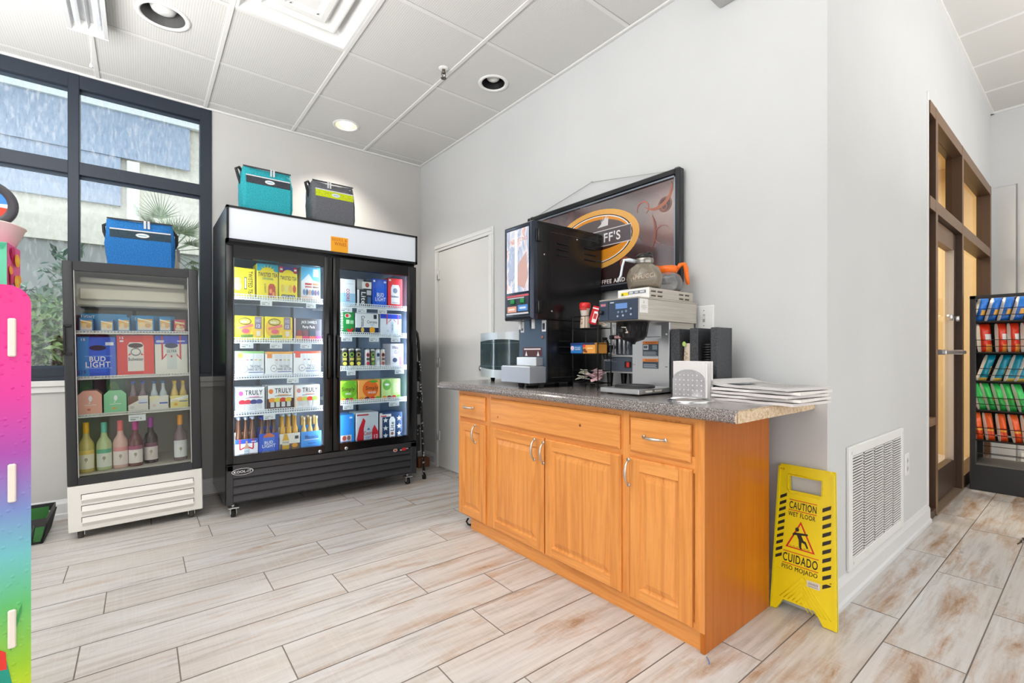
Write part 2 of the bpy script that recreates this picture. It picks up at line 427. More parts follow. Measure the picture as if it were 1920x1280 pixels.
# door on the right wall
def door_1():
    y1, y0 = 3.945, 3.010; zt = 2.079; w = .062
    mb = MB(); dm = mat((224, 223, 220), .42); x = WX
    for a, b in ((y1-w, y1), (y0, y0+w)):
        mb.box(x-.016, x, a, b, 0, zt-w, WHITE, .004); mb.box(x-.022, x-.016, a+.008, b-.03, 0, zt-w, WHITE)
    mb.box(x-.016, x, y0, y1, zt-w, zt, WHITE, .004); mb.box(x-.022, x-.016, y0+.008, y1-.008, zt-.035, zt-.006, WHITE)
    mb.box(x-.004, x-.001, y0+w, y1-w, .008, zt-w, mat((60, 58, 56), .8))  # dark sheet paints the shadow in the gap round the slab
    o = mb.build('door_1', kind='structure')
    MB().box(x-.011, x-.004, y0+w+.005, y1-w-.004, .012, zt-w-.006, dm, .002).build('door_slab', o)
    for z in (.30, .98, 1.80):
        h = MB(); h.cyl((x-.022, y1-w, z-.045), (x-.022, y1-w, z+.045), .006, STEELW, 8)
        h.box(x-.019, x-.011, y1-w-.03, y1-w+.012, z-.042, z+.042, WHITE2); h.cyl((x-.022, y1-w, z+.045), (x-.045, y1-w+.02, z+.06), .002, STEELW, 6)
        h.build('hinge', o)
    k = MB(); k.M = Matrix.Translation((x-.011, y0+w+.03, .95)) @ Matrix.Rotation(-pi/2, 4, 'Y')
    k.lathe([(0, 0), (.026, 0), (.026, .008), (.012, .01), (.012, .035), (.026, .045), (.026, .06), (0, .07)], (0, 0, 0), CHROME); k.build('door_knob', o)
door_1()

# window on the back wall
NAVY = mat((42, 50, 62), .38, .2); NAVY2 = mat((58, 70, 84), .4, .2)
def window_1():
    y0 = WY-.012; y1 = WY+.085; f = MB()
    vx = [(-2.45, -2.39), (-1.71, -1.65), (-1.045, -.987), (-.378, -.320), (.352, WR)]
    for a, b in vx: f.box(a, b, y0, y1, .915, ZC-.004, NAVY, .004)
    for i in range(4):
        a, b = vx[i][1], vx[i+1][0]
        for z0, z1 in ((2.835, ZC-.004), (2.262, 2.345), (.915, .975)):
            f.box(a, b, y0+.004, y1-.004, z0, z1, NAVY)
            f.box(a, b, y0+.045, y0+.06, z0-.018 if z0 > 1 else z1, z0 if z0 > 1 else z1+.015, NAVY2)
    f.box(-2.45, WR, y0-.012, y0+.03, .892, .917, NAVY)
    for i in range(4):
        for z in (2.262,): pass
    o = f.build('window_1', kind='structure')
    for i in range(4):
        a, b = vx[i][1], vx[i+1][0]
        for z0, z1 in ((2.345, 2.835), (.975, 2.262)):
            MB().box(a, b, y0+.054, y0+.058, z0, z1, GLASS2).build('glass_pane', o)
    s = MB(); s.box(-2.5, WR+.03, WY-.03, WY, .855, .893, WHITE2, .004); s.box(-2.5, WR+.02, WY-.016, WY, .815, .855, WHITE2, .003)
    s.build('window_sill', o)
window_1()

# storefront door of the passage
def door_2():
    f = MB(); yf = CY-.012; yb = CY+.085; BR = mat((128, 98, 72), .42, .15); BR_SHADE = mat((74, 56, 44), .4, .2)  # lit fronts and shaded sides of one bronze put into two colours
    for a, b in ((4.11, 4.17), (5.03, 5.086), (6.475, 6.53)):
        f.box(a, b, yf, yb, 0, 2.69, BR_SHADE); f.box(a, b, yf-.002, yf, 0, 2.69, BR)
    for z0, z1 in ((2.61, 2.69), (2.0, 2.08)):
        f.box(3.956, 6.53, yf+.002, yb, z0, z1, BR_SHADE); f.box(3.956, 6.53, yf-.001, yf+.002, z0, z1, BR)
    f.box(3.956, 4.11, yf, yb, .60, .65, BR); f.box(3.956, 4.11, yf, yb, 0, .05, BR_SHADE)
    f.box(3.956, 3.972, yf+.02, yb, 0, 2.69, BR_SHADE)
    f.box(5.086, 6.475, yf, yb, 0, .10, BR_SHADE)
    o = f.build('door_2', kind='structure')
    for a, b, z0, z1 in ((3.972, 4.11, 2.08, 2.61), (3.972, 4.11, .65, 2.0), (3.972, 4.11, .05, .6), (4.17, 5.03, 2.08, 2.61), (5.086, 6.475, 2.08, 2.61), (5.086, 6.475, .1, 2.0)):
        MB().box(a, b, CY+.046, CY+.05, z0, z1, GLASSD).build('glass_pane', o)
    d = MB(); a, b, c, e = 4.176, 5.024, CY+.022, CY+.066
    for q, r in ((a, a+.10), (b-.12, b)): d.box(q, r, c, e, .03, 1.995, BR_SHADE, .003)
    d.box(a+.10, b-.12, c, e, 1.86, 1.995, BR); d.box(a+.10, b-.12, c, e, .03, .25, BR_SHADE)
    d.box(b-.135, b-.12, c-.006, e, .25, 1.86, STEELW)
    dl = d.build('door_leaf', o)
    MB().box(a+.10, b-.12, CY+.042, CY+.046, .25, 1.86, GLASSD).build('door_glass', dl)
    p = MB(); p.box(a+.06, b-.05, CY-.045, CY-.02, 1.065, 1.09, STEELW, .004)
    for q in (a+.09, b-.09): p.box(q-.012, q+.012, CY-.03, c, 1.06, 1.095, STEELW)
    p.build('push_bar', dl)
    k = MB()
    for q in (4.70, 4.95): k.cyl((q, c-.03, 1.335), (q, c, 1.335), .022, STEELW)
    k.build('lock_cylinder', dl)
    MB().box(4.11, 5.09, CY-.02, CY+.09, 0, .012, mat((150, 132, 112), .5, .3)).build('threshold', o)
door_2()
def door_3():
    y1, y0 = CY, .535
    mb = MB(); mb.box(DX-.03, DX, y0, y1-.002, 0, 2.69, WALL, .003); mb.box(DX-.012, DX, y0-.012, y0, 0, 2.70, mat((150, 148, 145), .6))
    mb.build('trim_1', kind='structure')
door_3()

# ------------------------------------------------------------------ things on the ceiling
def recessed(cx, cy, r, label, bafm, lit):
    t = thing('recessed_light', label, 'light', (cx, cy, ZC), 'recessed downlights in the tile ceiling')
    MB().lathe([(r+.022, -.001), (r+.02, -.006), (r+.004, -.008), (r-.004, -.002), (r-.004, .0)], (cx, cy, ZC), WHITE, 36).build('trim_ring', t)
    MB().lathe([(r-.003, -.002), (r*.80, .075), (r*.74, .10), (0, .102)], (cx, cy, ZC), bafm, 36).build('baffle', t)
    b = MB().lathe([(0, .014), (r*.30, .018), (r*.52, .030), (r*.60, .05), (r*.5, .07), (r*.34, .10)], (cx, cy, ZC), lit, 28).build('bulb', t)
FROST = mat((226, 226, 224), .3)
recessed(.098, 3.234, .105, 'large unlit round downlight with grey baffle beside the fluorescent fixture', mat((84, 84, 84), .5), FROST)
recessed(1.913, 2.627, .083, 'unlit round downlight with black baffle near the sprinkler head', mat((28, 28, 28), .4), FROST)
recessed(1.322, 3.865, .083, 'glowing warm round downlight above the black glass-door fridge', mat((238, 205, 150), .25, .3), mat((255, 244, 224), .4, 0, 9.))
def diffuser():
    x0, y0 = DIF[0]+.012, DIF[1]+.012; W = S-.024
    t = thing('air_vent', 'square white stepped ceiling air diffuser between the tiles', 'vent', (x0+W/2, y0+W/2, ZC))
    F = frame((x0, y0+W, ZC), (1, 0, 0), (0, -1, 0), (0, 0, -1))
    MB().rings(F, W, W, [(0, 0), (0, .007), (.014, .007), (.022, .0), (.075, -.055), (.09, -.055)], WHITE, WHITE2).build('frame', t)
    m = MB(); m.rings(F, W, W, [(.105, -.054), (.085, -.02), (.098, -.004), (.106, -.004), (.16, -.030), (.168, -.030)], WHITE); m.build('outer_cone', t)
    m = MB(); m.rings(F, W, W, [(.175, -.031), (.16, -.006), (.172, .004), (.20, .004), (.23, -.006)], WHITE)
    for a in (.225, W-.225):
        for b in (.225, W-.225):
            p = F @ Vector((a, b, .006)); m.lathe([(0, -.002), (.006, -.002), (.006, .002), (0, .002)], tuple(p), CHROME, 8)
    m.build('centre_plate', t)
diffuser()
def fluorescent():
    x0, x1, ya, yb = -.315, -.143, 2.30, 3.53; zt, zb = ZC-.009, 2.856
    t = thing('fluorescent_fixture', 'white two-tube fluorescent ceiling fixture with pull chain', 'light', ((x0+x1)/2, (ya+yb)/2, zb))
    m = MB()
    prof = [(x0, zb), (x0+.018, zb), (x0+.03, zt-.02), ((x0+x1)/2-.01, zt-.02), ((x0+x1)/2, zb+.02), ((x0+x1)/2+.01, zt-.02), (x1-.03, zt-.02), (x1-.018, zb), (x1, zb), (x1-.006, zt), (x0+.006, zt)]
    m.prism(prof, ya, yb, mat((206, 207, 208), .2), 'y')
    m.build('housing', t)
    e = MB()
    e.prism([(yb+.004, zb-.002), (yb, zb-.002), (yb-.03, zt-.02), (yb+.004, zt-.02)], x0, x1, WHITE, 'x'); e.build('end_cap', t)
    MB().prism([(ya-.004, zb-.002), (ya, zb-.002), (ya+.03, zt-.02), (ya-.004, zt-.02)], x0, x1, WHITE, 'x').build('end_cap', t)
    for x in ((x0+x1)/2-.042, (x0+x1)/2+.042):
        MB().cyl((x, ya+.03, zb+.022), (x, yb-.035, zb+.022), .013, mat((236, 238, 242), .3, 0, .35), 14).build('tube', t)
    c = MB(); xx = -.2157
    c.tube([(xx, 3.50, zb), (xx, 3.50, 2.69)], .0016, WHITE, 6); c.lathe([(0, 0), (.009, .003), (.008, .012), (.003, .022), (.002, .03)], (xx, 3.50, 2.662), WHITE, 10)
    c.build('pull_chain', t)
fluorescent()
def sprinkler():
    c = (1.557, 2.69, ZC)
    m = MB(); m.lathe([(.034, -.001), (.030, -.006), (.014, -.008), (0, -.009)], c, WHITE, 20)
    d = mat((120, 112, 104), .35, .9)
    m.lathe([(.010, -.009), (.010, -.024), (.014, -.026), (.014, -.032), (.006, -.036)], c, d, 12)
    for s_ in (-1, 1): m.tube([(c[0]+s_*.012, c[1], c[2]-.03), (c[0]+s_*.015, c[1], c[2]-.045), (c[0]+s_*.004, c[1], c[2]-.06)], .0028, d, 6)
    m.lathe([(0, -.058), (.006, -.060), (.019, -.064), (.019, -.067), (0, -.067)], c, d, 14)
    m.build('sprinkler_head', None, 'small metal fire sprinkler head hanging from a ceiling tile', 'sprinkler', at=(c[0], c[1], ZC-.067))
sprinkler()
m = MB(); m.box(WX-.11, WX, 1.02, 1.16, 2.74, ZC-.014, mat((178, 178, 176), .5), .006)
m.build('wall_box', None, 'grey box mounted high on the right wall under the ceiling', 'box')

# ------------------------------------------------------------------ outside the window
def outside():
    m, n, l, b = new_mat('streaked_reflection'); v = coords(n, l, (1, 1, .22))
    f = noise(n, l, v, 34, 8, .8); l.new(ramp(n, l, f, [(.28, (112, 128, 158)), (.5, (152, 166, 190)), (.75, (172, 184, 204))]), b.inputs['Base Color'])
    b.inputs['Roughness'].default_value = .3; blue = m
    m, n, l, b = new_mat('pale_stucco'); v = coords(n, l); f = noise(n, l, v, 14, 4)
    l.new(ramp(n, l, f, [(.35, (214, 206, 192)), (.65, (228, 221, 208))]), b.inputs['Base Color']); stucco = m
    Y = 9.0; w = MB(); w.box(-9, 5, Y, Y+.4, 0, 2.62, mat((150, 150, 148), .8)); w.box(-9, 5, Y-.05, Y+.4, 2.62, 8, stucco)
    t = thing('building', 'pale building seen through the window with streaked reflection painted as blue-grey panels', 'building', (-2, Y, 0))
    w.build('wall', t)
    p = MB(); p.box(-9, yx(226, Y-.1), Y-.12, Y-.05, 3.20, 4.55, blue); p.box(-9, .6, Y-.15, Y-.12, 3.9, 4.55, blue); p.build('streaked_reflection', t)  # reflection and water streaks of the window glass painted as facade panels
    e = MB(); e.box(-9, 5, Y-.9, Y-.12, 4.95, 5.15, WHITE); e.box(-9, 5, Y-.2, Y-.12, 4.55, 4.95, mat((236, 240, 245), .6)); e.build('eaves', t)
    c = MB(); c.box(yx(238, Y), yx(262, Y), Y-.14, Y-.05, 2.62, 3.88, mat((236, 232, 224), .6), .01); c.build('pilaster', t)
    MB().box(-12, 8, WY+.12, 14, -.2, -.02, mat((120, 128, 96), .9)).build('ground_outside', kind='structure')
outside()
def leaves(mb, c, R, n, size, mats, rnd, up=0.):
    for i in range(n):
        while True:
            p = Vector((rnd.uniform(-1, 1), rnd.uniform(-1, 1), rnd.uniform(-1, 1)))
            if .35 < p.length < 1: break
        p = Vector((c[0]+p.x*R[0], c[1]+p.y*R[1], c[2]+p.z*R[2]))
        a = Vector((rnd.uniform(-1, 1), rnd.uniform(-1, 1), rnd.uniform(-.6, 1)+up)).normalized(); b = a.cross(Vector((rnd.uniform(-1, 1), rnd.uniform(-1, 1), rnd.uniform(-1, 1)))).normalized()
        s = size*rnd.uniform(.6, 1.3)
        mb.add([p-a*s, p+b*s*.32, p+a*s, p-b*s*.32], [[0, 1, 2, 3]], rnd.choice(mats))
GR = [mat(c, .5) for c in ((92, 128, 66), (122, 158, 84), (66, 100, 62), (160, 186, 110))]
GR2 = [mat(c, .5) for c in ((84, 116, 92), (110, 140, 118), (70, 100, 84), (150, 176, 160))]
def bush(px, Y, zt, w, label, n, mats, seed, size=.07):
    r = random.Random(seed); x = yx(px, Y)
    t = thing('shrub', label, 'shrub', (x, Y, -.02), 'shrubs outside the window')
    s = MB()
    for k in range(5): s.tube([(x+r.uniform(-.05, .05), Y, -.02), (x+r.uniform(-w, w)*.5, Y+r.uniform(-.2, .2), zt*.7)], [.018, .006], mat((96, 80, 62), .8), 6)
    s.build('stem', t); f = MB(); leaves(f, (x, Y, zt*.55), (w, w*.7, zt*.47), n, size, mats, r); f.build('foliage', t)
GR = [mat(c, .5) for c in ((118, 154, 92), (150, 184, 112), (92, 128, 84), (186, 210, 140))]
bush(88, 5.2, 1.50, .50, 'bright leafy shrub just outside the window left of the white cooler', 6500, GR, 1, .05)
bush(12, 6.4, 1.72, .42, 'leafy shrub outside behind the pink display stand', 3000, GR2, 2)
bush(128, 8.0, 2.45, .34, 'airy grey-green shrub rising against the pale building', 500, GR2, 3, .08)
bush(215, 6.6, 1.45, .5, 'low leafy shrub outside behind the white cooler', 2600, GR, 4)
def palm(px, Y, zt, label, seed):
    r = random.Random(seed); x = yx(px, Y)
    t = thing('palm_tree', label, 'palm tree', (x, Y, -.02))
    MB().tube([(x, Y, -.02), (x+.03, Y, zt*.5), (x, Y, zt)], [.13, .11, .10], mat((128, 112, 92), .9), 10).build('trunk', t)
    f = MB(); ms = [mat(c, .5) for c in ((132, 150, 118), (152, 168, 134), (112, 134, 104))]
    for k in range(34):
        a = r.uniform(0, 2*pi); el = r.uniform(-.5, 1.2); L = r.uniform(.5, .8); base = Vector((x, Y, zt))
        d = Vector((cos(a)*cos(el), sin(a)*cos(el), sin(el))); tip = base+d*L*.55
        side = d.cross(Vector((0, 0, 1))).normalized(); up = side.cross(d)
        f.tube([base, tip], .006, ms[0], 4)
        for q in range(-9, 10):
            an = q/9*1.25; v = (d*cos(an)+side*sin(an)).normalized(); e = tip+v*L*.55*(1-.25*abs(q)/9)-Vector((0, 0, .06*abs(q)/9))
            w = up*0+side*.012*cos(an)-d*.012*sin(an)
            f.add([tip-w, tip+w, e], [[0, 1, 2]], r.choice(ms))
    f.build('fronds', t)
palm(318, 7.4, 2.36, 'fan palm outside right of the blue cooler bag', 7)

# ------------------------------------------------------------------ black two-door fridge
FX0, FX1, FYF, FYB = .430, 1.773, 3.50, 4.20
SHL = [1.454, 1.162, .918, .673, .392]; SHR = [1.440, 1.218, .960, .700, .392]
PY = 3.60                                     # front of the products
LINER = mat((150, 166, 184), .35); LINER2 = mat((120, 138, 158), .4)
LED = mat((232, 240, 255), .4, 0, 21.0)
def text_label(F, W, H, items, name='label_plate', parent=None):
    m = MB(); m.art(F, W, H, items); return m.build(name, parent)
def caster(mb, x, y, m1=None):
    m1 = m1 or RUBBER
    mb.cyl((x-.012, y, .026), (x+.012, y, .026), .026, m1, 16); mb.cyl((x-.015, y, .026), (x+.015, y, .026), .008, CHROME, 8)
    for s_ in (-1, 1): mb.prism([(y-.018, .022), (y+.012, .02), (y+.022, .062), (y-.022, .062)], x+s_*.015, x+s_*.018, STEELW, 'x')
    mb.box(x-.03, x+.03, y-.03, y+.03, .060, .066, STEELW); mb.cyl((x, y, .064), (x, y, .084), .01, STEELW, 8)
def wire_shelf(x0, x1, y0, y1, z, parent, tags, mt, lo=.024, hi=.014):
    m = MB()
    m.box(x0, x1, y0, y0+.008, z-lo, z-lo*.6, mt); m.box(x0, x1, y0, y0+.008, z+hi-.004, z+hi, mt)
    m.box(x0, x1, y0+.012, y0+.02, z-.008, z-.001, mt); m.box(x0, x1, y1-.01, y1, z-.008, z-.001, mt)
    n = int((x1-x0)/.0155)
    for i in range(n+1):
        x = x0+.004+(x1-x0-.008)*i/n
        m.box(x-.0026, x+.0026, y0+.001, y0+.007, z-lo+.002, z+hi-.002, mt)
        m.box(x-.0016, x+.0016, y0+.007, y1, z-.004, z, mt)
    o = m.build('shelf', parent)
    for (a, b) in tags:
        t = MB(); xa, xb = yx(a, y0), yx(b, y0)
        t.box(xa, xb, y0-.004, y0-.001, z-.058, z-.018, mat((226, 232, 238), .4))
        t.art(FYf(xa, y0-.004, z-.058), xb-xa, .04, [('r', .1, .2, .4, .34, (120, 125, 130)), ('r', .1, .5, .6, .6, (150, 155, 160)), ('t', '$', .68, .2, .74, .55, (90, 95, 100))])
        t.build('price_tag', o)
def big_fridge():
    t = thing('glass_door_fridge', 'black two-door glass merchandiser fridge with lit white header', 'fridge', ((FX0+FX1)/2, (FYF+FYB)/2, 0))
    BK = mat((17, 17, 19), .16, .0); x0, x1 = FX0, FX1
    b = MB(); yf = FYF+.045
    b.box(x0, x0+.03, yf, FYB, .084, 2.02, BK); b.box(x1-.03, x1, yf, FYB, .084, 2.02, BK)
    b.box(x0+.03, x1-.03, FYB-.03, FYB, .084, 2.02, BK); b.box(x0+.03, x1-.03, yf, FYB-.03, 1.99, 2.02, BK); b.box(x0+.03, x1-.03, yf, FYB-.03, .084, .10, BK)
    b.box(x0+.03, x1-.03, yf, FYB-.03, .30, .355, BK); b.box(x0+.03, x1-.03, yf, FYB-.03, 1.75, 1.80, BK)
    b.build('cabinet_body', t)
    i = MB()
    i.box(x0+.03, x0+.036, yf+.01, FYB-.03, .355, 1.75, LINER); i.box(x1-.036, x1-.03, yf+.01, FYB-.03, .355, 1.75, LINER)
    i.box(x0+.036, x1-.036, FYB-.036, FYB-.03, .355, 1.75, LINER2); i.box(x0+.036, x1-.036, yf+.01, FYB-.036, 1.744, 1.75, LINER); i.box(x0+.036, x1-.036, yf+.01, FYB-.036, .355, .375, mat((205, 215, 225), .4))
    for x in (x0+.30, .98, 1.24, x1-.25): i.box(x-.01, x+.01, FYB-.042, FYB-.036, .40, 1.70, GREYD)
    i.build('liner', t)
    c = MB(); c.box(1.078, 1.128, yf, yf+.04, .355, 1.75, BK); c.build('centre_post', t)
    for x in (x0+.032, 1.058, 1.130, x1-.060):
        MB().box(x, x+.020, yf+.004, yf+.018, .42, 1.69, LED).build('led_strip', t)
    # header
    h = MB(); z0, z1 = 1.794, 2.024
    h.box(x0, x1, FYF-.012, yf, z0, z0+.018, BK); h.box(x0, x1, FYF-.012, yf, z1-.014, z1, BK)
    h.box(x0, x0+.014, FYF-.012, yf, z0, z1, BK); h.box(x1-.014, x1, FYF-.012, yf, z0, z1, BK); ho = h.build('header_frame', t)
    m, n, l, bb = new_mat('lit_header_panel'); bb.inputs['Base Color'].default_value = (.70, .74, .80, 1); bb.inputs['Roughness'].default_value = .15
    bb.inputs['Emission Color'].default_value = (.86, .92, 1, 1); bb.inputs['Emission Strength'].default_value = .10
    MB().box(x0+.014, x1-.014, FYF-.004, FYF+.002, z0+.018, z1-.014, m).build('light_panel', ho)
    xa, xb = yx(620, FYF), yx(652, FYF)
    s = MB(); s.box(xa, xb, FYF-.006, FYF-.0045, z0+.012, z0+.128, mat((250, 172, 20), .5))
    s.art(FYf(xa, FYF-.006, z0+.012), xb-xa, .116, [('t', 'BEERS &', .06, .74, .94, .93, (214, 120, 10)), ('t', 'WINES', .2, .46, .9, .68, (206, 112, 8))]); s.build('sticker', ho)
    # doors
    for a, b_, ga, gb, hx, sh in ((x0+.002, 1.098, .470, 1.043, 1.068, 0), (1.104, x1-.002, 1.150, 1.700, 1.132, 1)):
        d = MB(); z0, z1, g0, g1 = .352, 1.772, .405, 1.694
        d.box(a, ga, FYF, FYF+.042, z0, z1, BK, .006, 2); d.box(gb, b_, FYF, FYF+.042, z0, z1, BK, .006, 2)
        d.box(ga, gb, FYF+.002, FYF+.042, z0, g0, BK); d.box(ga, gb, FYF+.002, FYF+.042, g1, z1, BK)
        for q in (ga+.001, gb-.007): d.box(q, q+.006, FYF+.006, FYF+.02, g0, g1, GREYD)
        do = d.build('door', t)
        MB().box(ga, gb, FYF+.014, FYF+.018, g0, g1, GLASS).build('door_glass', do)
        k = MB(); k.tube([(hx, FYF, 1.205), (hx, FYF-.022, 1.195), (hx, FYF-.034, 1.15), (hx, FYF-.036, 1.05), (hx, FYF-.034, .95), (hx, FYF-.022, .90), (hx, FYF, .89)], [.010, .010, .0095, .009, .0095, .010, .010], mat((50, 48, 46), .2, .7), 12)
        k.build('handle', do)
        lx = yx(600 if sh == 0 else 649, FYF); lz = yz(600 if sh == 0 else 649, 846 if sh == 0 else 840, FYF)
        q = MB(); q.cyl((lx, FYF-.006, lz), (lx, FYF, lz), .012, STEELW); q.cyl((lx, FYF-.007, lz), (lx, FYF-.005, lz), .004, GREYD, 8); q.build('door_lock', do)
    # shelves
    for k, z in enumerate(SHL[:4]):
        wire_shelf(x0+.045, 1.062, FYF+.072, FYB-.05, z, t, [[(488, 510), (574, 592)], [(450, 475), (506, 529), (563, 584)], [(538, 560)], [(494, 516)]][k], mat((236, 242, 248), .35))
    for k, z in enumerate(SHR[:4]):
        wire_shelf(1.132, x1-.050, FYF+.072, FYB-.05, z, t, [[(636, 660), (669, 687), (708, 725)], [(640, 660), (692, 710), (733, 750)], [(650, 666), (740, 757)], [(643, 662), (729, 748)]][k], mat((236, 242, 248), .35))
    # lower grille
    g = MB(); z1, zb = .346, .088; gx0, gx1 = x0+.004, x1-.004; BG = mat((46, 46, 49), .42)
    g.box(gx0, gx0+.036, FYF-.004, FYF+.045, zb, z1, BG, .003); g.box(gx1-.05, gx1, FYF-.004, FYF+.045, zb, z1, BG, .003); g.box(gx0, gx1, FYF-.004, FYF+.045, z1-.038, z1, BG, .003)
    zz = z1-.04
    for k in range(4):
        h_ = .0515; z2 = zz-h_*k
        g.prism([(FYF+.012, z2), (FYF-.006, z2-h_+.012), (FYF-.006, z2-h_+.006), (FYF+.02, z2-h_+.004), (FYF+.03, z2)], gx0+.036, gx1-.05, BG, 'x')
    g.box(gx0+.03, gx1-.04, FYF+.032, FYF+.04, zb, z1, BLACKM)
    go = g.build('vent_grille', t)
    lo = MB(); xa, xb = yx(434, FYF-.006), yx(475, FYF-.006); zc = .300
    lo.art(FYf(xa, FYF-.0065, zc-.022), xb-xa, .044, [('e', .5, .5, .5, .5, (225, 225, 228)), ('e', .5, .5, .465, .44, (24, 24, 26)), ('t', 'KOOL-IT', .1, .32, .9, .68, (235, 235, 238))], .001); lo.build('logo_plate', go)
    st = MB(); a, b_ = yx(737, FYF-.006), yx(745, FYF-.006); st.art(FYf(a, FYF-.0065, .288), b_-a, .024, [('e', .5, .5, .5, .5, (214, 180, 170)), ('e', .5, .5, .3, .3, (160, 50, 45))], .001)
    a, b_ = yx(749, FYF-.006), yx(765, FYF-.006); st.art(FYf(a, FYF-.0065, .288), b_-a, .024, [('r', 0, 0, 1, 1, (40, 40, 42)), ('r', .3, .05, .75, .95, (200, 40, 50)), ('r', .78, .5, 1, .7, (220, 220, 220)), ('r', .05, .2, .25, .5, (220, 220, 220))], .001); st.build('warning_sticker', go)
    for x in (x0+.045, x1-.06):
        for y in (FYF+.045, FYB-.06):
            c = MB(); caster(c, x, y); c.build('caster', t)
big_fridge()

# ------------------------------------------------------------------ packs
COLLECT = None
def pack(name, label, cat, group, px0, px1, pyt, z, art, col, Y=PY, depth=.16, zt=None, xs=None, rest=None, gable=0, sx=1.0, side=None):
    x0, x1 = xs or (yx(px0, Y)+.002, yx(px1, Y)-.002)
    if zt is None: zt = yz((px0+px1)/2, pyt, Y)
    m = MB(); cm = mat(col, .42) if isinstance(col, tuple) else col
    if gable:
        xm0, xm1 = x0+(x1-x0)*.22, x1-(x1-x0)*.22
        zs = z+(zt-z)*.82
        m.prism([(x0, z), (x1, z), (x1, zs), (xm1, zt), (xm0, zt), (x0, zs)], Y, Y+depth, cm, 'y')
    else: m.box(x0, x1, Y, Y+depth, z, zt, cm, .003)
    m.art(FYf(x0, Y, z), x1-x0, zt-z, art)
    o = m.build(name, None, label, cat, group, at=((x0+x1)/2, Y+depth/2, z))
    if COLLECT is not None: COLLECT.append(o)
    return o, x0, x1, zt
W_ = (240, 242, 244); YL = (246, 226, 22); NV = (20, 40, 84); RD = (214, 36, 44); BL = (24, 84, 200); DK = (38, 36, 34)
def swirl(c, u, v, s, n=7, seed=0):
    r = random.Random(seed); return [('e', u+r.uniform(-.5, .5)*s, v+r.uniform(-.5, .5)*s, .05, .04, c) for _ in range(n)]
GL = 'drink packs on the left side of the black fridge'; GRR = 'drink packs on the right side of the black fridge'
z = SHL[0]+.001
pack('drink_pack', 'yellow iced tea pack lying on its side, leftmost, top shelf, left door', 'drink pack', GL, 436, 479, 502, z,
     [('r', 0, .0, .06, 1, (228, 206, 20)), ('tr', 'TWISTED TEA', .68, .02, .88, .9, DK), ('r', .5, .25, .62, .68, (60, 60, 50)), ('r', .52, .28, .60, .65, (220, 215, 180)), ('e', .22, .35, .18, .16, (206, 160, 120)), ('e', .2, .55, .17, .1, (196, 206, 110))], YL)
pack('drink_pack', 'tall yellow iced tea pack with teal corners, top shelf, left door', 'drink pack', GL, 481, 522, 495, z,
     [('r', 0, .78, 1, 1, (40, 170, 200)), ('e', .5, .74, .34, .16, YL)]+[('p', [(.5+.3*cos(a)-.03, .74+.15*sin(a)), (.5+.42*cos(a), .74+.24*sin(a)), (.5+.3*cos(a)+.03, .74+.15*sin(a))], YL) for a in [.3+.42*k for k in range(7)]]+[('t', 'TWISTED TEA', .06, .62, .96, .74, DK), ('t', 'ORIGINAL', .25, .53, .78, .6, (70, 150, 110)), ('p', [(.52, .02), (.88, .02), (.86, .34), (.78, .42), (.6, .42), (.53, .34)], (196, 66, 30)), ('e', .64, .2, .07, .07, (240, 150, 90)), ('e', .77, .12, .06, .06, (240, 150, 90)), ('tr', 'LIGHT', .34, .14, .42, .4, DK)], YL)
pack('drink_pack', 'yellow iced tea party pack with a purple band, top shelf, left door', 'drink pack', GL, 523, 558, 500, z,
     [('r', 0, .80, 1, 1, (70, 60, 140)), ('r', .03, .82, .2, .98, RD), ('r', .8, .82, .97, .98, RD), ('r', .05, .88, .18, .93, W_), ('r', .82, .88, .95, .93, W_), ('e', .5, .74, .34, .16, YL), ('t', 'TWISTED TEA', .05, .58, .95, .70, DK)]+[('e', .17+.22*k, .32, .09, .12, c) for k, c in enumerate(((226, 200, 60), (232, 220, 110), (240, 190, 70), (214, 80, 50)))]+[('r', .12, .03, .86, .13, DK), ('t', 'PARTY PACK', .15, .05, .83, .11, W_)], YL)
pack('drink_pack', 'pale blue variety pack at right end of top shelf, left door', 'drink pack', GL, 564, 601, 501, z,
     [('p', [(0, 1), (1, 1), (1, .55), (.6, .62), (.4, .8), (0, .55)], (96, 190, 232)), ('r', .62, .72, .9, .95, (214, 236, 246)), ('r', .2, .46, .55, .52, (196, 70, 60)), ('r', .6, .46, .93, .52, (206, 130, 90)), ('r', .2, .38, .55, .43, (190, 110, 110)), ('r', .6, .38, .93, .43, (120, 100, 90))]+[('e', .15+.15*k, .24, .06, .09, c) for k, c in enumerate(((90, 120, 170), (60, 90, 130), (190, 150, 130), (80, 110, 160), (120, 90, 110), (70, 80, 120)))]+[('r', 0, 0, 1, .12, (222, 190, 176))], (226, 232, 238))
def lemonade(px0, px1, top, label):
    pack('drink_pack', label, 'drink pack', GL, px0, px1, top, SHL[1]+.001,
     [('e', .3, .5, .28, .4, (240, 190, 60)), ('e', .78, .4, .2, .3, (242, 200, 60)), ('e', .34, .77, .22, .15, DK), ('e', .34, .77, .2, .12, (206, 190, 60)), ('t', "mike's", .2, .7, .48, .84, (245, 245, 240)), ('p', [(.12, .42), (.62, .56), (.62, .68), (.12, .52)], (230, 120, 110)), ('e', .36, .36, .14, .1, (226, 96, 110)), ('p', [(.2, .08), (.62, .12), (.62, .22), (.2, .2)], (110, 150, 60)), ('r', .68, .46, .92, .98, (140, 126, 150)), ('t', 'HARD', .71, .74, .89, .9, (200, 196, 214)), ('t', '12', .74, .52, .86, .66, W_), ('r', .74, .16, .88, .38, (226, 220, 200))], YL)
lemonade(440, 495, 592, 'yellow lemonade multipack at left end of second shelf, left door')
lemonade(496, 549, 594, 'yellow lemonade multipack middle of second shelf, left door')
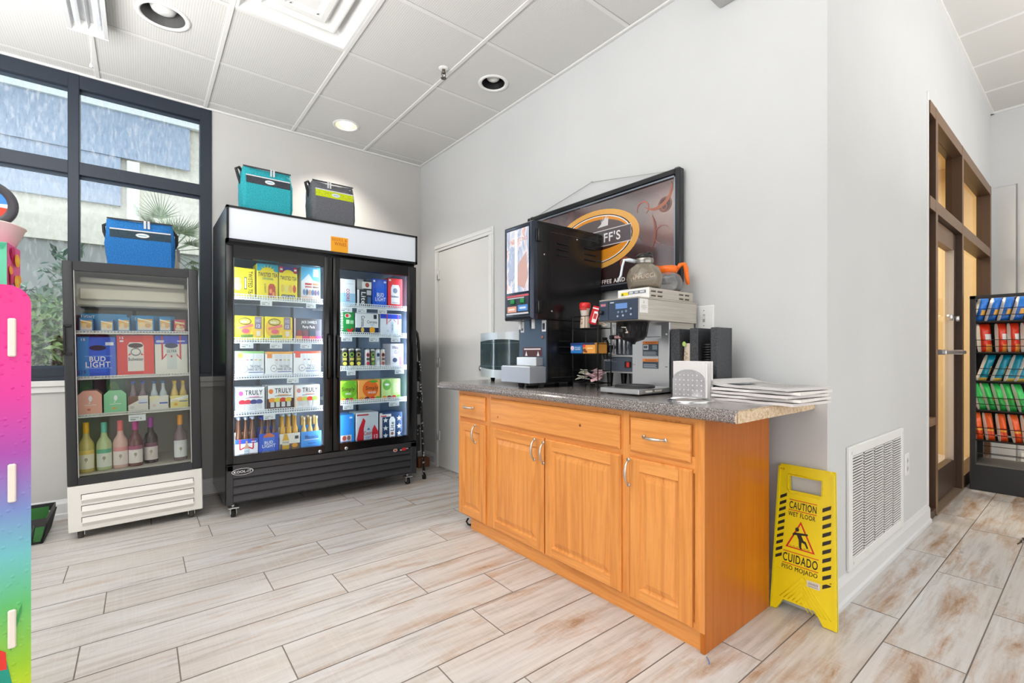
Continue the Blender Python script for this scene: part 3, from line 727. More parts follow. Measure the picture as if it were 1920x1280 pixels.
pack('drink_pack', 'dark party pack with pink foot at right end of second shelf, left door', 'drink pack', GL, 551, 604, 597, SHL[1]+.001,
     [('r', 0, 0, .05, 1, (220, 190, 200)), ('t', "JACK DANIEL'S", .25, .74, .8, .9, W_), ('t', 'Party Pack', .3, .52, .74, .68, W_)]+[('r', .1+.22*k, .2, .28+.22*k, .46, c) for k, c in enumerate(((150, 60, 60), (120, 70, 80), (60, 80, 100), (110, 100, 120)))]+[('r', .06+.235*k, .02, .28+.235*k, .2, c) for k, c in enumerate(((232, 170, 80), (222, 60, 110), (226, 100, 90), (190, 60, 130)))], (84, 84, 92))
for px0, px1, top, bar, sq, label in ((441, 496, 658, (150, 206, 130), (236, 220, 70), 'white hard seltzer case with a green top edge'), (497, 549, 659, (240, 170, 70), (236, 140, 60), 'white hard seltzer case with an orange top edge'), (550, 602, 658, (232, 86, 60), (220, 90, 80), 'white hard seltzer case with a red top edge')):
    pack('seltzer_pack', label, 'drink pack', GL, px0, px1, top, SHL[2]+.001,
     [('r', 0, .9, 1, 1, bar), ('r', .06, .72, .24, .9, sq)]+[('r', .34+.15*k, .42, .46+.15*k, .86, (222, 228, 234)) for k in range(4)]+[('r', .36+.15*k, .62, .44+.15*k, .66, c) for k, c in enumerate(((220, 120, 110), (90, 90, 100), (230, 170, 60), (180, 200, 80)))]+[('e', .3, .28, .12, .15, (170, 176, 184)), ('e', .3, .28, .10, .125, (242, 244, 246)), ('e', .3, .28, .05, .04, (190, 196, 204)), ('t', 'THE ICONIC', .5, .32, .88, .42, (70, 80, 110)), ('t', 'HARD SELTZER', .44, .2, .96, .3, (70, 80, 110)), ('r', .44, .12, .96, .15, (90, 110, 170))], W_)
for k, (px0, px1, top, label) in enumerate(((442, 497, 726, 'white berry hard seltzer case with a pink left edge'), (499, 551, 722, 'white hard seltzer case with a dark lower half'), (552, 600, 721, 'white citrus hard seltzer case with lime and grapefruit slices'))):
    fruit = [[(190, 40, 60), (200, 60, 70), (60, 60, 120), (70, 80, 140)], [(230, 150, 60), (226, 210, 70), (214, 70, 50), (230, 200, 60)], [(240, 160, 90), (190, 200, 90), (226, 70, 60), (150, 190, 80)]][k]
    a = [('r', 0, 0, .05, 1, [(240, 160, 200), (90, 90, 90), (250, 210, 170)][k])]
    if k == 1: a += [('r', 0, 0, 1, .46, (70, 40, 36))]
    a += [('e', .16, .76, .08, .1, [(214, 80, 140), (226, 120, 40), (214, 150, 150)][k]), ('t', 'TRULY', .3, .68, .92, .88, (44, 50, 58)), ('r', .3, .56, .92, .58, (70, 74, 80)), ('r', .42, .6, .8, .63, [(226, 120, 170), (236, 150, 70), (230, 150, 120)][k])]
    a += [('e', .2+.2*q, .4, .12, .1, c) for q, c in enumerate(fruit)]+[('r', .14+.2*q, .12, .28+.2*q, .32, (206, 210, 214)) for q in range(4)]+[('t', 'HARD SELTZER', .3, .04, .72, .09, (150, 154, 158))]
    pack('seltzer_pack', label+', fourth shelf, left door', 'drink pack', GL, px0, px1, top, SHL[3]+.001, a, W_)
# bottles in carriers along the fridge bottom
def bottle(m, x, y, z, H, r, glass, cap, label=None, neck=.34):
    nb = H*(1-neck)
    prof = [(0, 0), (r*.96, 0), (r, .006), (r, nb*.74), (r*.86, nb*.90), (r*.50, nb+H*neck*.10), (r*.42, H*.92), (r*.52, H*.925), (r*.52, H), (0, H)]
    ms = [glass]*6+[cap]*3
    m.lathe(prof, (x, y, z), ms, 12)
    if label: m.lathe([(r+.0006, nb*.2), (r+.0006, nb*.72)], (x, y, z), label, 12)
def carrier(px0, px1, topc, topb, zz, art, col, label, caps, glass, Y=PY, g=GL, depth=.13):
    x0, x1 = yx(px0, Y)+.002, yx(px1, Y)-.002; H = yz((px0+px1)/2, topb, Y)-zz; zt = yz((px0+px1)/2, topc, Y)
    m = MB(); w = x1-x0
    m.box(x0, x1, Y, Y+.003, zz, zt, mat(col, .45)); m.box(x0, x1, Y+depth-.003, Y+depth, zz, zt, mat(col, .45))
    for a in (x0, x1-.003): m.box(a, a+.003, Y+.003, Y+depth-.003, zz, zt-(zt-zz)*.25, mat(col, .45))
    m.box(x0, x1, Y+.003, Y+depth-.003, zz, zz+.003, mat(col, .45)); m.box(x0+.004, x1-.004, Y+depth/2-.002, Y+depth/2+.002, zz+.003, min(zt+.04, zz+H*.9), mat(col, .45))
    m.art(FYf(x0, Y, zz), w, zt-zz, art)
    o = m.build('bottle_carrier', None, label, 'beer carrier', g, at=((x0+x1)/2, Y+depth/2, zz))
    if COLLECT is not None: COLLECT.append(o)
    n = 3
    for j in range(n):
        for k in range(2):
            b = MB(); bx = x0+w*(.19+.31*j); r = min(.028, w*.145); by = Y+.012+r+k*(depth/2-.001)
            bottle(b, bx, by, zz+.0035, H, r, glass, caps); b.build('bottle', o)
    return o
BRN = mat((96, 52, 22), .12); CLR = mat((200, 210, 214), .1); AMB = mat((214, 160, 50), .12)
zf = .376
carrier(440, 484, 823, 783, zf, [('r', 0, .74, 1, 1, (36, 80, 190)), ('p', [(.18, 1), (.24, 1), (.24, .38), (.42, .48), (.42, .56), (.18, .42)], RD), ('p', [(.82, 1), (.76, 1), (.76, .38), (.58, .48), (.58, .56), (.82, .42)], RD), ('p', [(.40, .08), (.60, .08), (.60, .5), (.54, .72), (.54, .9), (.46, .9), (.46, .72), (.40, .5)], (196, 150, 120)), ('r', .41, .16, .59, .44, (200, 214, 226)), ('t', 'ULTRA', .42, .27, .58, .33, NV), ('r', .7, .8, .92, .86, (200, 214, 240))], W_, 'white and blue beer carrier with red ribbon lines in the bottom left fridge corner', mat((180, 190, 205), .3, .5), BRN)
carrier(485, 523, 812, 782, zf, [('p', [(.22, .88), (.4, 1), (.6, 1), (.78, .88), (.78, .8), (.22, .8)], (206, 110, 60)), ('r', .2, .1, .8, .8, (60, 110, 214)), ('t', 'BUD', .28, .48, .7, .62, W_), ('t', 'LIGHT', .16, .3, .84, .46, W_), ('r', .25, 0, .75, .08, (200, 120, 90))], (28, 80, 200), 'blue light beer carrier on the fridge bottom behind the left door', mat((40, 70, 180), .3, .4), BRN)
carrier(524, 563, 812, 776, zf, [('r', 0, 0, 1, .42, (90, 84, 86)), ('p', [(.12, .05), (.46, .05), (.46, .6), (.4, .8), (.36, .98), (.2, .98), (.18, .8), (.12, .6)], (222, 170, 40)), ('r', .12, .35, .46, .62, (220, 214, 190)), ('t', 'Corona', .14, .48, .44, .56, (60, 60, 90)), ('e', .74, .3, .15, .12, (236, 160, 40)), ('t', 'Extra', .6, .1, .9, .16, (200, 190, 170)), ('r', .74, .66, .92, .84, (40, 44, 60))], (236, 234, 226), 'white and grey beer carrier with a yellow bottle picture', mat((190, 206, 214), .3, .5), AMB)
carrier(564, 603, 808, 782, zf, [('t', 'Modelo', .2, .58, .84, .78, (110, 100, 130)), ('r', .14, .5, .86, .54, (180, 190, 200)), ('t', 'Especial', .34, .26, .7, .36, (30, 60, 130)), ('r', 0, 0, 1, .08, (200, 220, 240))], (70, 150, 226), 'light blue beer carrier in the bottom right corner behind the left door', mat((226, 204, 160), .4, .3), mat((214, 178, 110), .3))
# right door
z = SHR[0]+.001
pack('beer_pack', 'silver-white beer case with sideways lettering at left end of top shelf, right door', 'beer pack', GRR, 636, 667, 523, z, [('r', 0, .0, 1, .45, (150, 190, 214)), ('tr', 'COORS', .42, .14, .62, .62, (180, 40, 60)), ('tr', 'LIGHT', .26, .3, .34, .6, (110, 130, 160)), ('r', .05, .8, .9, .84, (210, 214, 220))], (226, 232, 236))
pack('beer_pack', 'dark grey beer case with white sideways lettering, top shelf, right door', 'beer pack', GRR, 669, 697, 524, z, [('r', 0, .62, .44, 1, (150, 152, 154)), ('r', .34, .66, 1, .92, (232, 232, 230)), ('e', .7, .8, .14, .09, (170, 70, 50)), ('tr', 'Lite', .28, .06, .6, .52, W_), ('r', .66, .42, .98, .6, (196, 200, 204)), ('r', .72, .05, .95, .35, (70, 110, 150)), ('r', 0, 0, .14, .6, (226, 230, 234))], (48, 54, 62))
pack('beer_pack', 'small blue light beer case with white lettering, top shelf, right door', 'beer pack', GRR, 698, 726, 523, z, [('p', [(.25, .8), (.4, .95), (.65, .95), (.8, .8), (.8, .1), (.25, .1)], (40, 104, 224)), ('t', 'BUD', .3, .36, .78, .5, W_), ('t', 'LIGHT', .18, .2, .9, .34, W_), ('r', .05, .88, .18, .95, W_), ('r', .76, .86, .94, .93, (190, 210, 240))], (22, 84, 208))
pack('beer_pack', 'red and white beer case at right end of top shelf, right door', 'beer pack', GRR, 727, 755, 522, z, [('p', [(.22, .12), (.8, .12), (.82, .66), (.72, .78), (.3, .78), (.2, .66)], (216, 218, 222)), ('e', .5, .58, .16, .09, (120, 130, 150)), ('t', 'Budweiser', .24, .34, .78, .42, (70, 80, 120)), ('r', .26, .16, .76, .18, (150, 150, 160)), ('r', .06, .9, .2, .96, W_)], (222, 44, 56))
z = SHR[1]+.001
pack('beer_pack', 'green beer case with a red star at left end of second shelf, right door', 'beer pack', GRR, 636, 665, 583, z, [('tu', 'Heineken', .0, .08, .24, .96, W_), ('e', .55, .8, .22, .1, (200, 215, 190)), ('e', .5, .8, .1, .07, RD), ('r', .44, .44, .66, .62, (190, 226, 190)), ('r', .7, .44, .94, .6, (150, 206, 160)), ('p', [(.42, .22), (.6, .2), (.72, .04), (.82, .04), (.86, .2), (.98, .28), (.84, .12), (.7, .0), (.58, 0), (.55, .12)], RD), ('p', [(.5, .2), (.7, .17), (.86, .3), (.84, .12), (.9, 0), (.56, 0), (.6, .1)], (222, 40, 40))], (30, 140, 66))
pack('beer_pack', 'white beer case with navy foot and gold medallion, second shelf, right door', 'beer pack', GRR, 666, 710, 587, z, [('r', 0, 0, 1, .32, NV), ('tr', 'Corona', .24, .36, .4, .86, (60, 60, 84)), ('e', .3, .2, .07, .12, (220, 190, 90)), ('t', 'Corona', .5, .52, .93, .66, (30, 30, 60)), ('t', 'Light', .62, .42, .82, .48, (110, 110, 130)), ('e', .72, .2, .12, .16, (240, 170, 40)), ('r', .78, .74, .92, .94, (40, 44, 60)), ('r', 0, .3, .2, .36, W_)], (232, 236, 240))
pack('beer_pack', 'white beer case with blue band and thin red ribbon, second shelf, right door', 'beer pack', GRR, 713, 753, 588, z, [('r', 0, .76, 1, .97, (36, 70, 200)), ('p', [(.28, .97), (.32, .97), (.32, .52), (.5, .7), (.5, .76), (.28, .46)], RD), ('p', [(.86, .97), (.82, .97), (.82, .52), (.62, .7), (.62, .76), (.86, .46)], (180, 90, 120)), ('r', .5, .05, .62, .6, (196, 210, 224)), ('tr', 'ULTRA', .53, .2, .59, .5, NV), ('r', .3, .14, .38, .24, (190, 200, 210)), ('r', .78, .14, .86, .24, (190, 200, 210))], (222, 228, 238))
z = SHR[2]+.001
def cans(px0, px1, n, cols, label, top, art=None):
    x0, x1 = yx(px0, PY), yx(px1, PY); zt = yz((px0+px1)/2, top, PY); w = (x1-x0)/n; r = w/2-.001
    t = thing('canned_drink_pack', label, 'drink pack', ((x0+x1)/2, PY+.05, z), GRR)
    for k in range(n):
        m = MB(); cx = x0+w*(k+.5); H = zt-z-.006; c = cols[k]
        m.lathe([(0, 0), (r*.8, 0), (r, .008), (r, H*.9), (r*.82, H), (0, H-.003)], (cx, PY+r, z), [STEELW, STEELW, mat((38, 38, 42), .3) if c[0] is None else mat(c[0], .3), STEELW, STEELW], 18)
        F = FYf(cx-r*.75, PY-.0002, z)
        m.art(F, r*1.5, H, [('e', .5, .66, .44, .12, c[1]), ('e', .5, .66, .28, .07, (40, 40, 40)), ('r', .1, .36, .9, .5, c[2]), ('e', .5, .2, .4, .1, c[3])]); m.build('can', t)
    m = MB(); m.box(x0+.002, x1-.002, PY+r*.3, PY+r*1.7, zt-.007, zt-.003, mat((50, 60, 40), .4)); m.build('carrier_top', t)
cans(640, 679, 3, [((52, 50, 44), (200, 210, 70), (196, 186, 90), (226, 214, 90)), ((52, 50, 44), (130, 190, 60), (196, 186, 90), (226, 214, 90)), ((52, 50, 44), (190, 180, 120), (196, 186, 90), (226, 214, 90))], 'pack of black and yellow cans, third shelf, right door', 651)
cans(685, 723, 4, [((220, 214, 216), (214, 60, 90), (90, 84, 90), (214, 60, 90)), ((70, 80, 60), (140, 190, 60), (190, 200, 120), (120, 160, 60)), ((214, 224, 232), (80, 120, 170), (180, 190, 200), (226, 232, 238)), ((222, 206, 200), (170, 80, 70), (120, 100, 100), (170, 90, 80))], 'pack of four mixed colour cans, third shelf, right door', 652)
pack('drink_pack', 'white and pink drink pack at right end of third shelf, right door', 'drink pack', GRR, 732, 757, 644, z, [('r', .66, 0, 1, .42, (214, 110, 160)), ('t', 'White', .1, .76, .6, .9, (80, 80, 110)), ('t', 'CLAW', .3, .56, .9, .7, (130, 120, 160)), ('r', .08, .1, .56, .46, (214, 216, 222)), ('e', .32, .28, .18, .1, (70, 80, 110)), ('r', .6, 0, .66, .42, W_)], (232, 230, 238))
z = SHR[3]+.001
for k, (px0, px1, top, base, circ, label) in enumerate(((638, 670, 714, (150, 200, 60), (104, 170, 30), 'bright green fruit drink case at the left of fourth shelf, right door'), (671, 713, 712, (252, 176, 90), (232, 110, 30), 'orange fruit drink case middle of fourth shelf, right door'), (715, 751, 710, (196, 226, 150), (120, 190, 90), 'pale green fruit drink case at the right of fourth shelf, right door'))):
    a = [('e', [.5, .56, .28][k], [.55, .55, .7][k], [.48, .36, .22][k], [.42, .42, .26][k], circ)]
    if k < 2: a += [('t', 'Simply', [.08, .34][k], .44, [.86, .9][k], .7, (60, 40, 20)), ('t', 'SPIKED', [.3, .44][k], .32, [.64, .8][k], .42, W_), ('e', .7, .92, .2, .06, (90, 170, 50))]
    else: a += [('r', .52, .1, .54, .98, (170, 206, 130)), ('r', .6, .3, .92, .8, (206, 232, 170)), ('e', .28, .72, .12, .06, W_)]
    a += [('e', .15+.25*q, .08, .12, .09, c) for q, c in enumerate(((232, 150, 50), (120, 60, 70), (220, 60, 60), (120, 190, 50)))]
    pack('drink_pack', label, 'drink pack', GRR, px0, px1, top, z, a, base)
pack('beer_pack', 'plain bright blue beer case at the bottom left behind the right door', 'beer pack', GRR, 637, 665, 777, zf, [('r', .04, .1, .8, .3, (222, 210, 200)), ('e', .3, .2, .14, .08, (170, 70, 60)), ('e', .6, .2, .12, .08, (120, 90, 90)), ('r', .66, .86, .86, .92, (200, 224, 240)), ('r', .6, .56, .86, .84, (50, 130, 214))], (36, 140, 226))
pack('beer_pack', 'silver beer pack with red peaks on the fridge bottom behind the right door', 'beer pack', GRR, 667, 710, 773, zf, [('p', [(0, 0), (.34, 0), (.34, .45), (.42, .72), (.32, .82), (.14, .5)], (206, 30, 50)), ('p', [(.7, .05), (1, .05), (1, .3), (.82, .56), (.72, .4)], (206, 30, 50)), ('r', .04, .9, .55, .95, (190, 60, 70)), ('t', 'Coors', .34, .22, .74, .36, (180, 30, 50)), ('t', 'LIGHT', .42, .1, .66, .18, (80, 110, 160)), ('p', [(.48, .4), (.55, .48), (.62, .4)], (60, 100, 170)), ('t', '12', .8, .1, .96, .22, W_)], (206, 216, 224))
def star(cx, cy, rx, ry, c): return ('p', [(cx+(rx if k % 2 == 0 else rx*.4)*sin(k*pi/5), cy+(ry if k % 2 == 0 else ry*.4)*cos(k*pi/5)) for k in range(10)], c)
pack('beer_pack', 'navy beer pack with white stars at the bottom right behind the right door', 'beer pack', GRR, 711, 755, 773, zf, [('r', 0, 0, .12, 1, (226, 214, 214)), ('r', .04, .85, .5, .95, (232, 226, 226)), ('r', .06, .86, .3, .90, RD)]+[star(.26, y, .12, .11, W_) for y in (.72, .42, .14)]+[star(.84, y, .11, .11, W_) for y in (.76, .46, .18)]+[('p', [(.42, .06), (.66, .06), (.67, .72), (.6, .84), (.48, .84), (.41, .72)], W_), ('tu', 'Lite', .46, .3, .62, .64, NV), ('e', .54, .2, .06, .06, (170, 110, 70))], (30, 62, 104))

# ------------------------------------------------------------------ white single-door cooler (leaning a little to the left)
TILT = radians(1.03)
KX0, KX1, KYF, KYB = -.322, .320, 3.655, 4.17
def kx(px, Y, z): return yx(px, Y)+tan(TILT)*z
COLLECT = []
def white_cooler():
    t = thing('glass_door_cooler', 'small white cooler with black-framed glass door below the window', 'fridge', ((KX0+KX1)/2, (KYF+KYB)/2, 0))
    x0, x1, z0, zt = KX0, KX1, .064, 1.600; CW = mat((226, 224, 218), .38); CI = mat((196, 190, 178), .5)
    b = MB(); yf = KYF+.05
    b.box(x0+.004, x0+.035, yf, KYB, z0, zt, CW); b.box(x1-.035, x1-.004, yf, KYB, z0, zt, CW); b.box(x0+.035, x1-.035, KYB-.03, KYB, z0, zt, CW)
    b.box(x0+.035, x1-.035, yf, KYB-.03, zt-.03, zt, CW); b.box(x0+.035, x1-.035, yf, KYB-.03, .30, .365, CW); b.build('cabinet_body', t)
    i = MB()
    i.box(x0+.035, x0+.039, yf+.004, KYB-.03, .365, zt-.03, CI); i.box(x1-.039, x1-.035, yf+.004, KYB-.03, .365, zt-.03, CI); i.box(x0+.039, x1-.039, KYB-.036, KYB-.03, .365, zt-.03, CI)
    i.box(x0+.039, x1-.039, KYF+.16, KYB-.036, 1.36, 1.50, mat((206, 200, 188), .45), .01); i.box(x0+.06, x1-.06, KYF+.14, KYF+.16, 1.40, 1.47, mat((222, 214, 198), .4), .006)
    i.cyl((x0+.07, KYF+.11, 1.515), (x1-.07, KYF+.11, 1.50), .016, mat((232, 226, 212), .35), 12)
    i.box(-.02, 0, KYB-.044, KYB-.036, 1.0, 1.36, GREYD); i.build('liner', t)
    d = MB(); gx0, gx1, g0, g1 = -.276, .268, .362, 1.553; BK = mat((40, 41, 44), .45)
    a, b_, dz0, dz1 = x0, x1, .317, 1.606
    d.box(a, gx0, KYF, KYF+.045, dz0, dz1, BK, .006, 2); d.box(gx1, b_, KYF, KYF+.045, dz0, dz1, BK, .006, 2); d.box(gx0, gx1, KYF+.002, KYF+.045, dz0, g0, BK); d.box(gx0, gx1, KYF+.002, KYF+.045, g1, dz1, BK)
    for q in (gx0+.001, gx1-.005): d.box(q, q+.004, KYF+.004, KYF+.03, g0, g1, mat((170, 170, 168), .4))
    do = d.build('door', t)
    MB().box(gx0, gx1, KYF+.012, KYF+.016, g0, g1, thin_glass('cooler_glass', (248, 250, 248), .6)).build('door_glass', do)
    h = MB(); hx = x0+.012
    for zz in (1.235, 1.075): h.box(hx-.012, hx+.024, KYF-.012, KYF, zz-.007, zz+.007, BLACK, .002)
    h.box(hx-.012, hx-.004, KYF-.012, KYF, 1.075, 1.235, BLACK); h.build('handle', do)
    f = MB(); zb, z1 = .052, .315
    f.box(x0, x1, KYF+.001, KYF+.05, zb, z1, CW, .004)
    fo = f.build('front_panel', t); f = MB()
    for k in range(3):
        zz = .262-.066*k
        xa, xb = x0+.060, x1-.050; pts = []
        f.add([(xa, KYF+.0008, zz), (xb, KYF+.0008, zz), (xb, KYF-.012, zz-.030), (xa, KYF-.012, zz-.030), (xb, KYF+.0008, zz-.052), (xa, KYF+.0008, zz-.052)], [[0, 3, 2, 1], [3, 5, 4, 2], [0, 5, 3], [1, 2, 4]], CW)
        f.box(xa-.003, xb+.003, KYF-.0006, KYF+.0009, zz-.001, zz+.0025, mat((70, 68, 64), .7)); f.box(xa-.003, xa, KYF-.0006, KYF+.0009, zz-.028, zz, mat((70, 68, 64), .7)); f.box(xb, xb+.003, KYF-.0006, KYF+.0009, zz-.022, zz, mat((70, 68, 64), .7))
    f.build('louvre', fo)
    for k, zz in enumerate((1.203, .935, .712)):
        wire_shelf(x0+.042, x1-.042, KYF+.055, KYB-.04, zz, t, [[], [], [(246, 278)]][k], mat((226, 226, 222), .4), .014, .006)
    MB().box(x0+.036, x1-.036, yf, KYB-.03, .365, .372, CI).build('bottom_plate', t)
    for x in (x0+.05, x1-.06):
        for y in (KYF+.05, KYB-.06):
            c = MB(); caster(c, x, y, mat((70, 66, 60), .6)); c.build('caster', t)
    COLLECT.append(t)
white_cooler()
KY = 3.745
def kpack(label, px0, px1, pyt, z, art, col, gable=0, name='drink_pack', cat='drink pack', Y=KY, depth=.14, g='packs in the white cooler'):
    xs = (kx(px0, Y, z+.05)+.002, kx(px1, Y, z+.05)-.002)
    return pack(name, label, cat, g, px0, px1, pyt, z, art, col, Y, depth, xs=xs, gable=gable)
z = 1.204
for k, (a, b_, top, c, nm) in enumerate(((147, 176, 594, (222, 190, 120), 'leftmost cracker and cheese snack tray on the cooler top shelf'), (186, 214, 597, (226, 196, 130), 'second snack tray from the left on the cooler top shelf'), (219, 245, 594, (220, 180, 110), 'third snack tray from the left on the cooler top shelf'), (254, 290, 592, (230, 200, 150), 'wide snack tray with round crackers on the cooler top shelf'), (297, 322, 595, (214, 170, 120), 'fifth snack tray from the left on the cooler top shelf'), (325, 349, 600, (214, 60, 80), 'red fruit snack tray at right end of the cooler top shelf'))):
    kpack(nm, a, b_, top, z, [('r', .1, .12, .9, .8, c), ('r', .1, .62, .9, .8, (230, 170, 70)), ('r', .12, .12, .88, .34, (226, 214, 200)), ('e', .35, .45, .16, .14, (236, 206, 150)), ('e', .65, .4, .16, .14, (214, 170, 120)), ('p', [(.1, .78), (.9, .6), (.9, .66), (.1, .86)], (250, 246, 230))], (30, 130, 190) if k < 5 else (190, 60, 90), name='snack_tray', cat='snack pack', depth=.12)
kpack('pale blue snack box standing behind the trays on the cooler top shelf', 150, 240, 587, z, [('t', 'LIGHT', .02, .72, .3, .9, W_)], (60, 150, 206), name='snack_box', cat='snack pack', Y=KY+.13, depth=.12)
kpack('teal snack box standing behind the right-hand trays on the cooler top shelf', 244, 330, 592, z, [('r', .1, .7, .5, .9, (200, 226, 240))], (40, 130, 180), name='snack_box', cat='snack pack', Y=KY+.13, depth=.12)
z = .936
kpack('big blue light beer case in the white cooler', 145, 219, 630, z, [('r', 0, 0, .3, 1, (24, 130, 206)), ('p', [(.28, .1), (.28, .84), (.36, .96), (.66, .96), (.74, .84), (.74, .1)], (34, 96, 220)), ('e', .52, .72, .22, .07, (20, 24, 60)), ('r', .18, .2, .88, .22, (110, 160, 236)), ('r', .18, .5, .88, .52, (110, 160, 236)), ('t', 'BUD', .3, .38, .72, .5, W_), ('t', 'LIGHT', .2, .23, .84, .37, W_), ('t', '15', .1, .9, .2, .96, W_), ('r', .72, .78, .94, .86, (220, 226, 236)), ('t', '$19', .0, .05, .2, .17, (30, 50, 130))], (24, 84, 206), name='beer_pack', cat='beer pack')
kpack('big red beer case with a white can picture in the white cooler', 219, 290, 628, z, [('r', .7, 0, 1, 1, (230, 60, 46)), ('p', [(.28, .1), (.72, .1), (.72, .74), (.66, .82), (.34, .82), (.28, .74)], (228, 222, 216)), ('e', .5, .74, .2, .06, (60, 20, 20)), ('e', .5, .58, .14, .1, (120, 120, 126)), ('e', .5, .58, .11, .07, (226, 222, 216)), ('p', [(.28, .5), (.36, .56), (.36, .5)], RD), ('p', [(.72, .5), (.64, .56), (.64, .5)], RD), ('t', 'Budweiser', .3, .36, .7, .44, (70, 70, 80)), ('t', '15', .08, .9, .18, .96, W_), ('r', .08, .83, .18, .87, W_)], (222, 34, 34), name='beer_pack', cat='beer pack')
kpack('big white beer case with blue top and red ribbon in the white cooler', 290, 353, 630, z, [('r', 0, .78, 1, 1, (40, 66, 200)), ('p', [(.2, 1), (.25, 1), (.25, .4), (.36, .5), (.34, .54), (.2, .36)], RD), ('p', [(.8, 1), (.75, 1), (.75, .4), (.64, .5), (.66, .54), (.8, .36)], RD), ('r', .36, .12, .66, .66, (206, 212, 210)), ('e', .5, .74, .2, .07, (40, 50, 90)), ('t', 'ULTRA', .36, .56, .66, .63, (50, 60, 70)), ('e', .5, .46, .025, .03, RD), ('r', .05, .82, .28, .88, (200, 206, 230)), ('r', .68, .84, .92, .87, (210, 216, 236))], (230, 228, 220), name='beer_pack', cat='beer pack')
z = .713
def wine4(label, px0, px1, col, mark):
    kpack(label, px0, px1, 731, z, [('e', .52, .66, .08, .12, W_), ('p', [(.5, .56), (.44, .44), (.5, .46)], W_), ('r', .26, .38, .76, .40, W_), ('e', .45, .2, .08, .05, mark)], col, gable=1, name='wine_carton', cat='wine pack')
wine4('pink gabled wine carton in the white cooler', 145, 192, (238, 176, 156), (214, 120, 90))
wine4('mint green gabled wine carton in the white cooler', 194, 238, (140, 208, 160), (226, 170, 60))
kpack('green leafy pack standing behind the pink carton in the white cooler', 148, 176, 711, z, [('e', .5, .5, .4, .3, (80, 150, 60))], (60, 130, 60), Y=KY+.16, depth=.1, name='drink_pack')
kpack('green leafy pack standing behind the mint carton in the white cooler', 198, 236, 708, z, [('e', .4, .6, .3, .3, (100, 170, 70))], (54, 126, 66), Y=KY+.16, depth=.1, name='drink_pack')
def kcar(px0, px1, col, art, label, caps, glass):
    x0, x1 = kx(px0, KY, z), kx(px1, KY, z); zt = yz((px0+px1)/2, 742, KY); H = yz((px0+px1)/2, 716, KY)-z
    m = MB(); cm = mat(col, .45); d = .12; w = x1-x0-.004; x0 += .002; x1 -= .002
    for q in (KY, KY+d-.003): m.box(x0, x1, q, q+.003, z, zt, cm)
    for q in (x0, x1-.003): m.box(q, q+.003, KY+.003, KY+d-.003, z, zt-.02, cm)
    m.box(x0, x1, KY+.003, KY+d-.003, z, z+.003, cm); m.art(FYf(x0, KY, z), w, zt-z, art)
    o = m.build('bottle_carrier', None, label, 'beer carrier', 'bottle carriers in the white cooler', at=((x0+x1)/2, KY+d/2, z))
    for j in range(2):
        for k in range(2):
            b = MB(); r = min(.026, w*.22); bottle(b, x0+w*(.26+.48*j), KY+.006+r+k*.056, z+.0035, H, r, glass, caps); b.build('bottle', o)
    COLLECT.append(o)
CB = mat((60, 100, 200), .3, .4)
kcar(240, 279, (226, 222, 214), [('p', [(0, .4), (.5, .7), (.5, 1), (0, 1)], (120, 84, 66)), ('r', .52, .55, .96, .78, (214, 220, 236)), ('r', .52, .5, .96, .54, (50, 90, 190)), ('e', .2, .25, .1, .1, (200, 196, 190))], 'beer carrier with blue caps just right of the mint carton in the white cooler', CB, mat((130, 110, 120), .15))
kcar(280, 317, (228, 226, 220), [('p', [(0, .6), (.5, .8), (.5, 1), (0, 1)], (236, 230, 190)), ('r', .52, .4, .96, .5, (60, 100, 196)), ('e', .25, .3, .1, .12, (226, 206, 200))], 'pale beer carrier with blue caps middle of the cooler third shelf', mat((70, 130, 190), .3, .4), mat((190, 200, 206), .12))
kcar(319, 354, (240, 226, 150), [('p', [(0, .7), (1, 1), (1, .75), (0, .5)], (236, 240, 240)), ('r', .5, .5, .96, .56, (60, 100, 196)), ('r', .1, .62, .4, .66, (236, 190, 60)), ('e', .3, .3, .1, .1, (236, 170, 60))], 'yellow beer carrier with yellow caps at right end of the cooler third shelf', mat((240, 190, 30), .3), mat((222, 190, 110), .12))
def wine(px, col_cap, col_glass, col_label, label, stripe, top, zz=.3725, Y=3.76, r=.037, flag=None):
    x = kx(px, Y, .5); H = yz(px, top, Y)-zz; m = MB(); g = mat(col_glass, .1)
    nb = H*.60
    m.lathe([(0, .004), (r*.6, 0), (r*.97, 0), (r, .008), (r, nb*.88), (r*.86, nb*1.0), (r*.46, nb*1.16), (r*.38, nb*1.3)], (x, Y, zz), g, 20)
    o = m.build('wine_bottle', None, label, 'wine bottle', 'wine bottles on the cooler floor', at=(x, Y, zz))
    MB().lathe([(r*.38, nb*1.3), (r*.40, nb*1.32), (r*.40, H-.002), (0, H)], (x, Y, zz), mat(col_cap, .35), 14).build('foil_cap', o)
    l = MB(); a0 = -pi/2-1.15
    l.M = Matrix.Translation((x, Y, zz)) @ Matrix.Rotation(a0, 4, 'Z'); l.lathe([(r+.0008, nb*.12), (r+.0008, nb*.6), (r+.0008, nb*.74)], (0, 0, 0), [mat(col_label, .5), mat(stripe, .5)], 14, 2.3)
    l.M = Matrix.Identity(4); l.art(FYf(x-.012, Y-r-.0002, zz+nb*.25), .024, nb*.3, [('e', .5, .62, .3, .2, (170, 160, 140)), ('p', [(.5, .5), (.3, .1), (.6, .4)], (170, 160, 140))], .0014)
    l.build('bottle_label', o); COLLECT.append(o)
wine(162, (240, 180, 30), (206, 190, 120), (238, 234, 214), 'wine bottle with yellow cap, leftmost on the cooler floor', (240, 210, 120), 790)
wine(195.5, (110, 200, 180), (190, 206, 160), (230, 236, 226), 'wine bottle with mint green cap and pale label on the cooler floor', (110, 190, 160), 790)
